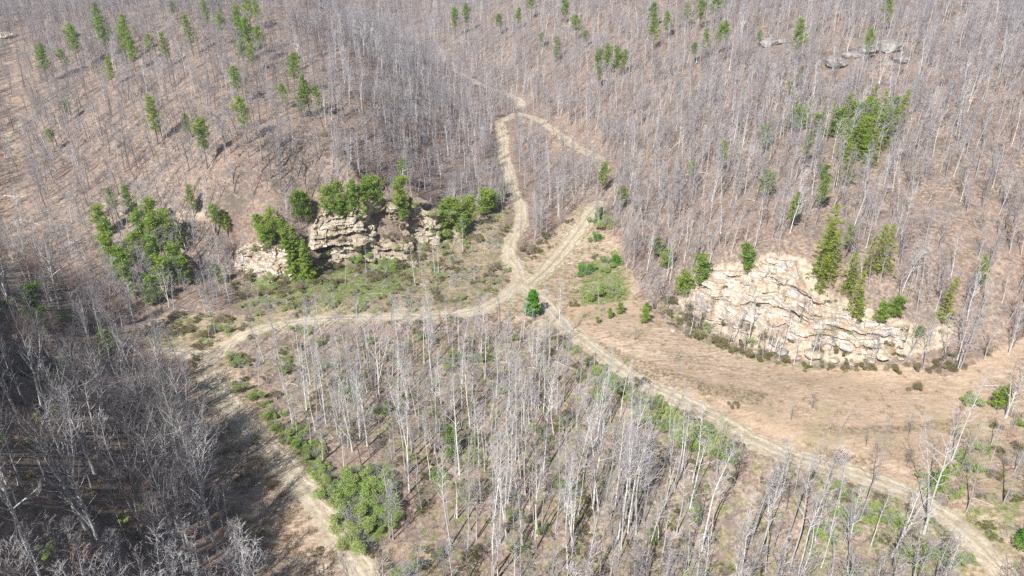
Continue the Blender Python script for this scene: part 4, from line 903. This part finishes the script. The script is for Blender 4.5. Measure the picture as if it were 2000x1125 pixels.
# ------------------------------------------------------------------ fallen logs
def log_mesh(L, r_, nb=3):
    g = Geo(); b = grow((-L/2, 0, 0), (1, 0, .0), L, r_, 8, .03, 0); b[:, 2] *= .3; g.tube(b, r_*(1-np.linspace(0, 1, 9)*.6), 7, 0)
    for k in range(nb):
        p, d = interp(b, RNG.uniform(.4, .95)); q = grow(p, perp_dir(d, R(45), RNG.uniform(0, 6.3)), L*.22, r_*.3, 3, .12, 0); g.tube(q, np.linspace(r_*.35, r_*.1, 4), 4, 0)
    return g.mesh('fallen_log', [M['dead']], True)
LG = [log_mesh(9, .22, 6), log_mesh(6, .2, 3), log_mesh(12, .2, 8)]
LOGS = [(1120,515,.3,30,1,'white fallen log with broken limbs lying right of the tracks'),(1028,532,.5,16,1,'short white log lying in the fork of the two tracks'),(1022,512,-.6,14,1,'short log on the grass just left of the two-rut track'),
        (975,555,-.3,22,0,'upper bleached log of the pile left of the junction'),(968,560,.9,18,1,'lower bleached log of the pile left of the junction'),(755,495,-.5,50,0,'bleached log lying across the scree below the tan cliff'),
        (1320,285,.6,50,2,'long fallen trunk on the slope right of the hollow'),(1180,262,.3,60,2,'grey trunk lying across the slope beside the upper hollow'),(1860,380,.9,50,2,'fallen trunk among standing trees on the far right slope'),(60,435,-.4,60,2,'bleached fallen trunk at the left edge among felled trees'),
        (30,385,-.2,50,0,'fallen trunk near the left edge above the felled trees'),(1945,755,-.2,40,0,'thin log lying on the tan ground at the right edge'),(235,14,.0,40,2,'pale fallen trunk at the top left of the ridge'),(100,410,.5,50,2,'fallen trunk crossing its neighbour in the left clearing'),
        (1100,715,-.8,45,0,'fallen trunk in the wood just below the field road')]
for (u, v, rz, px, k, lab) in LOGS:
    p = hit(u, v)
    if p is None: continue
    me = LG[k]; L = (9, 6, 12)[k]; s = px/FPX*project(*p)[2]/L; a = rz
    q = np.array([math.cos(a), math.sin(a)])*L*s/2; z1 = height(p[0]+q[0], p[1]+q[1]); z0 = height(p[0]-q[0], p[1]-q[1])
    o = add_obj('fallen_log', me, loc=(p[0], p[1], (z0+z1)/2+.25*s), label=lab, category='log', group='fallen logs')
    o.scale = (s, s, s); o.rotation_euler = (0, -math.atan2(z1-z0, L*s), rz)

# ------------------------------------------------------------------ labels that single things out
ANCH = [(1040,600,'the round cedar'),(540,500,'the pale bluff'),(680,440,'the left cliff'),(1540,600,'the cream cliff'),(1610,480,'the tall cliff-side hemlocks'),(1690,230,'the upper hemlock stand'),(430,680,'the bend of the left track'),
        (700,990,'the green thicket'),(600,960,'the lower left track'),(1300,765,'the field road'),(1540,890,'the middle of the field road'),(1232,930,'the big forked white tree'),(1975,1040,'the bright green corner bush'),(1640,905,'the blossoming tree'),
        (1725,98,'the ledged outcrop'),(1500,88,'the dark outcrop'),(300,480,'the dense pine patch'),(480,50,'the ridge pine clump'),(1190,110,'the hollow-side pine clump'),(1015,215,'the upper trail bend'),(1180,550,'the bushes right of the junction'),
        (1370,20,'the top edge pines'),(240,60,'the top left pines'),(1655,1000,'the leaning white pair'),(340,820,'the shaded road edge'),(250,900,'the tall tree in the dark wood'),(80,1050,'the bottom left corner'),(700,620,'the straight stretch of road'),
        (900,900,'the centre of the near wood'),(1050,1050,'the bottom middle edge'),(900,430,'the cliff end bushes'),(1000,400,'the upward stretch of road'),(1320,640,'the white field stones'),(1760,1080,'the green patch bottom right'),(1900,800,'the right edge of the field'),
        (780,760,'the wood below the road'),(1100,850,'the white trunks mid wood'),(1370,980,'the lower right wood'),(150,750,'the upper dark wood'),(60,590,'the two left edge pines'),(500,1050,'the bottom of the sandy track'),(1900,250,'the upper right slope'),(600,170,'the ridge top')]
ORD = ['nearest', 'second', 'third', 'fourth', 'fifth', 'sixth', 'seventh', 'eighth', 'ninth', 'tenth', 'eleventh', 'twelfth', 'thirteenth', 'fourteenth', 'fifteenth', 'sixteenth', 'seventeenth', 'eighteenth', 'nineteenth', 'twentieth']
slots = {}
for (o, lk, noun, u, v) in LABELS:
    best = min(ANCH, key=lambda a: (a[0]-u)**2+(a[1]-v)**2+(0 if True else 0)); dx, dy = u-best[0], v-best[1]
    side = ('right of' if dx > 0 else 'left of') if abs(dx) > abs(dy) else ('above' if dy < 0 else 'below')
    slots.setdefault((lk, best[2], side), []).append((dx*dx+dy*dy, id(o), o))
for (lk, an, side), lst in slots.items():
    lst.sort(key=lambda t_: t_[:2])
    for i, (_, _, o) in enumerate(lst):
        if len(lst) == 1: o['label'] = f'{lk} {side} {an}'
        elif i == 0: o['label'] = f'{lk} nearest {side} {an}'
        else: o['label'] = f'{lk}, {ORD[min(i, 19)]} {side} {an}'

# ------------------------------------------------------------------ haze
hz = bpy.data.materials.new('haze'); hz.use_nodes = True; ht = hz.node_tree
for n_ in list(ht.nodes):
    if n_.type == 'BSDF_PRINCIPLED': ht.nodes.remove(n_)
pv = ht.nodes.new('ShaderNodeVolumePrincipled'); pv.inputs['Color'].default_value = (.66, .78, 1, 1); pv.inputs['Density'].default_value = .00014; pv.inputs['Anisotropy'].default_value = .2
ht.links.new(pv.outputs[0], ht.nodes['Material Output'].inputs['Volume'])
zt = float(max(ZZ.max()+30, 130)); zb = float(ZZ.min()-1); x0, x1, y0, y1 = -905, 905, -65, 1705
hv = np.array([(x_, y_, z_) for z_ in (zb, zt) for y_ in (y0, y1) for x_ in (x0, x1)])
hf = [(0, 2, 3, 1), (4, 5, 7, 6), (0, 1, 5, 4), (2, 6, 7, 3), (0, 4, 6, 2), (1, 3, 7, 5)]
add_obj('haze', mesh_np('haze', hv, F4=hf, mats=[hz]), kind='stuff', label='thin pale blue haze over the far hills')
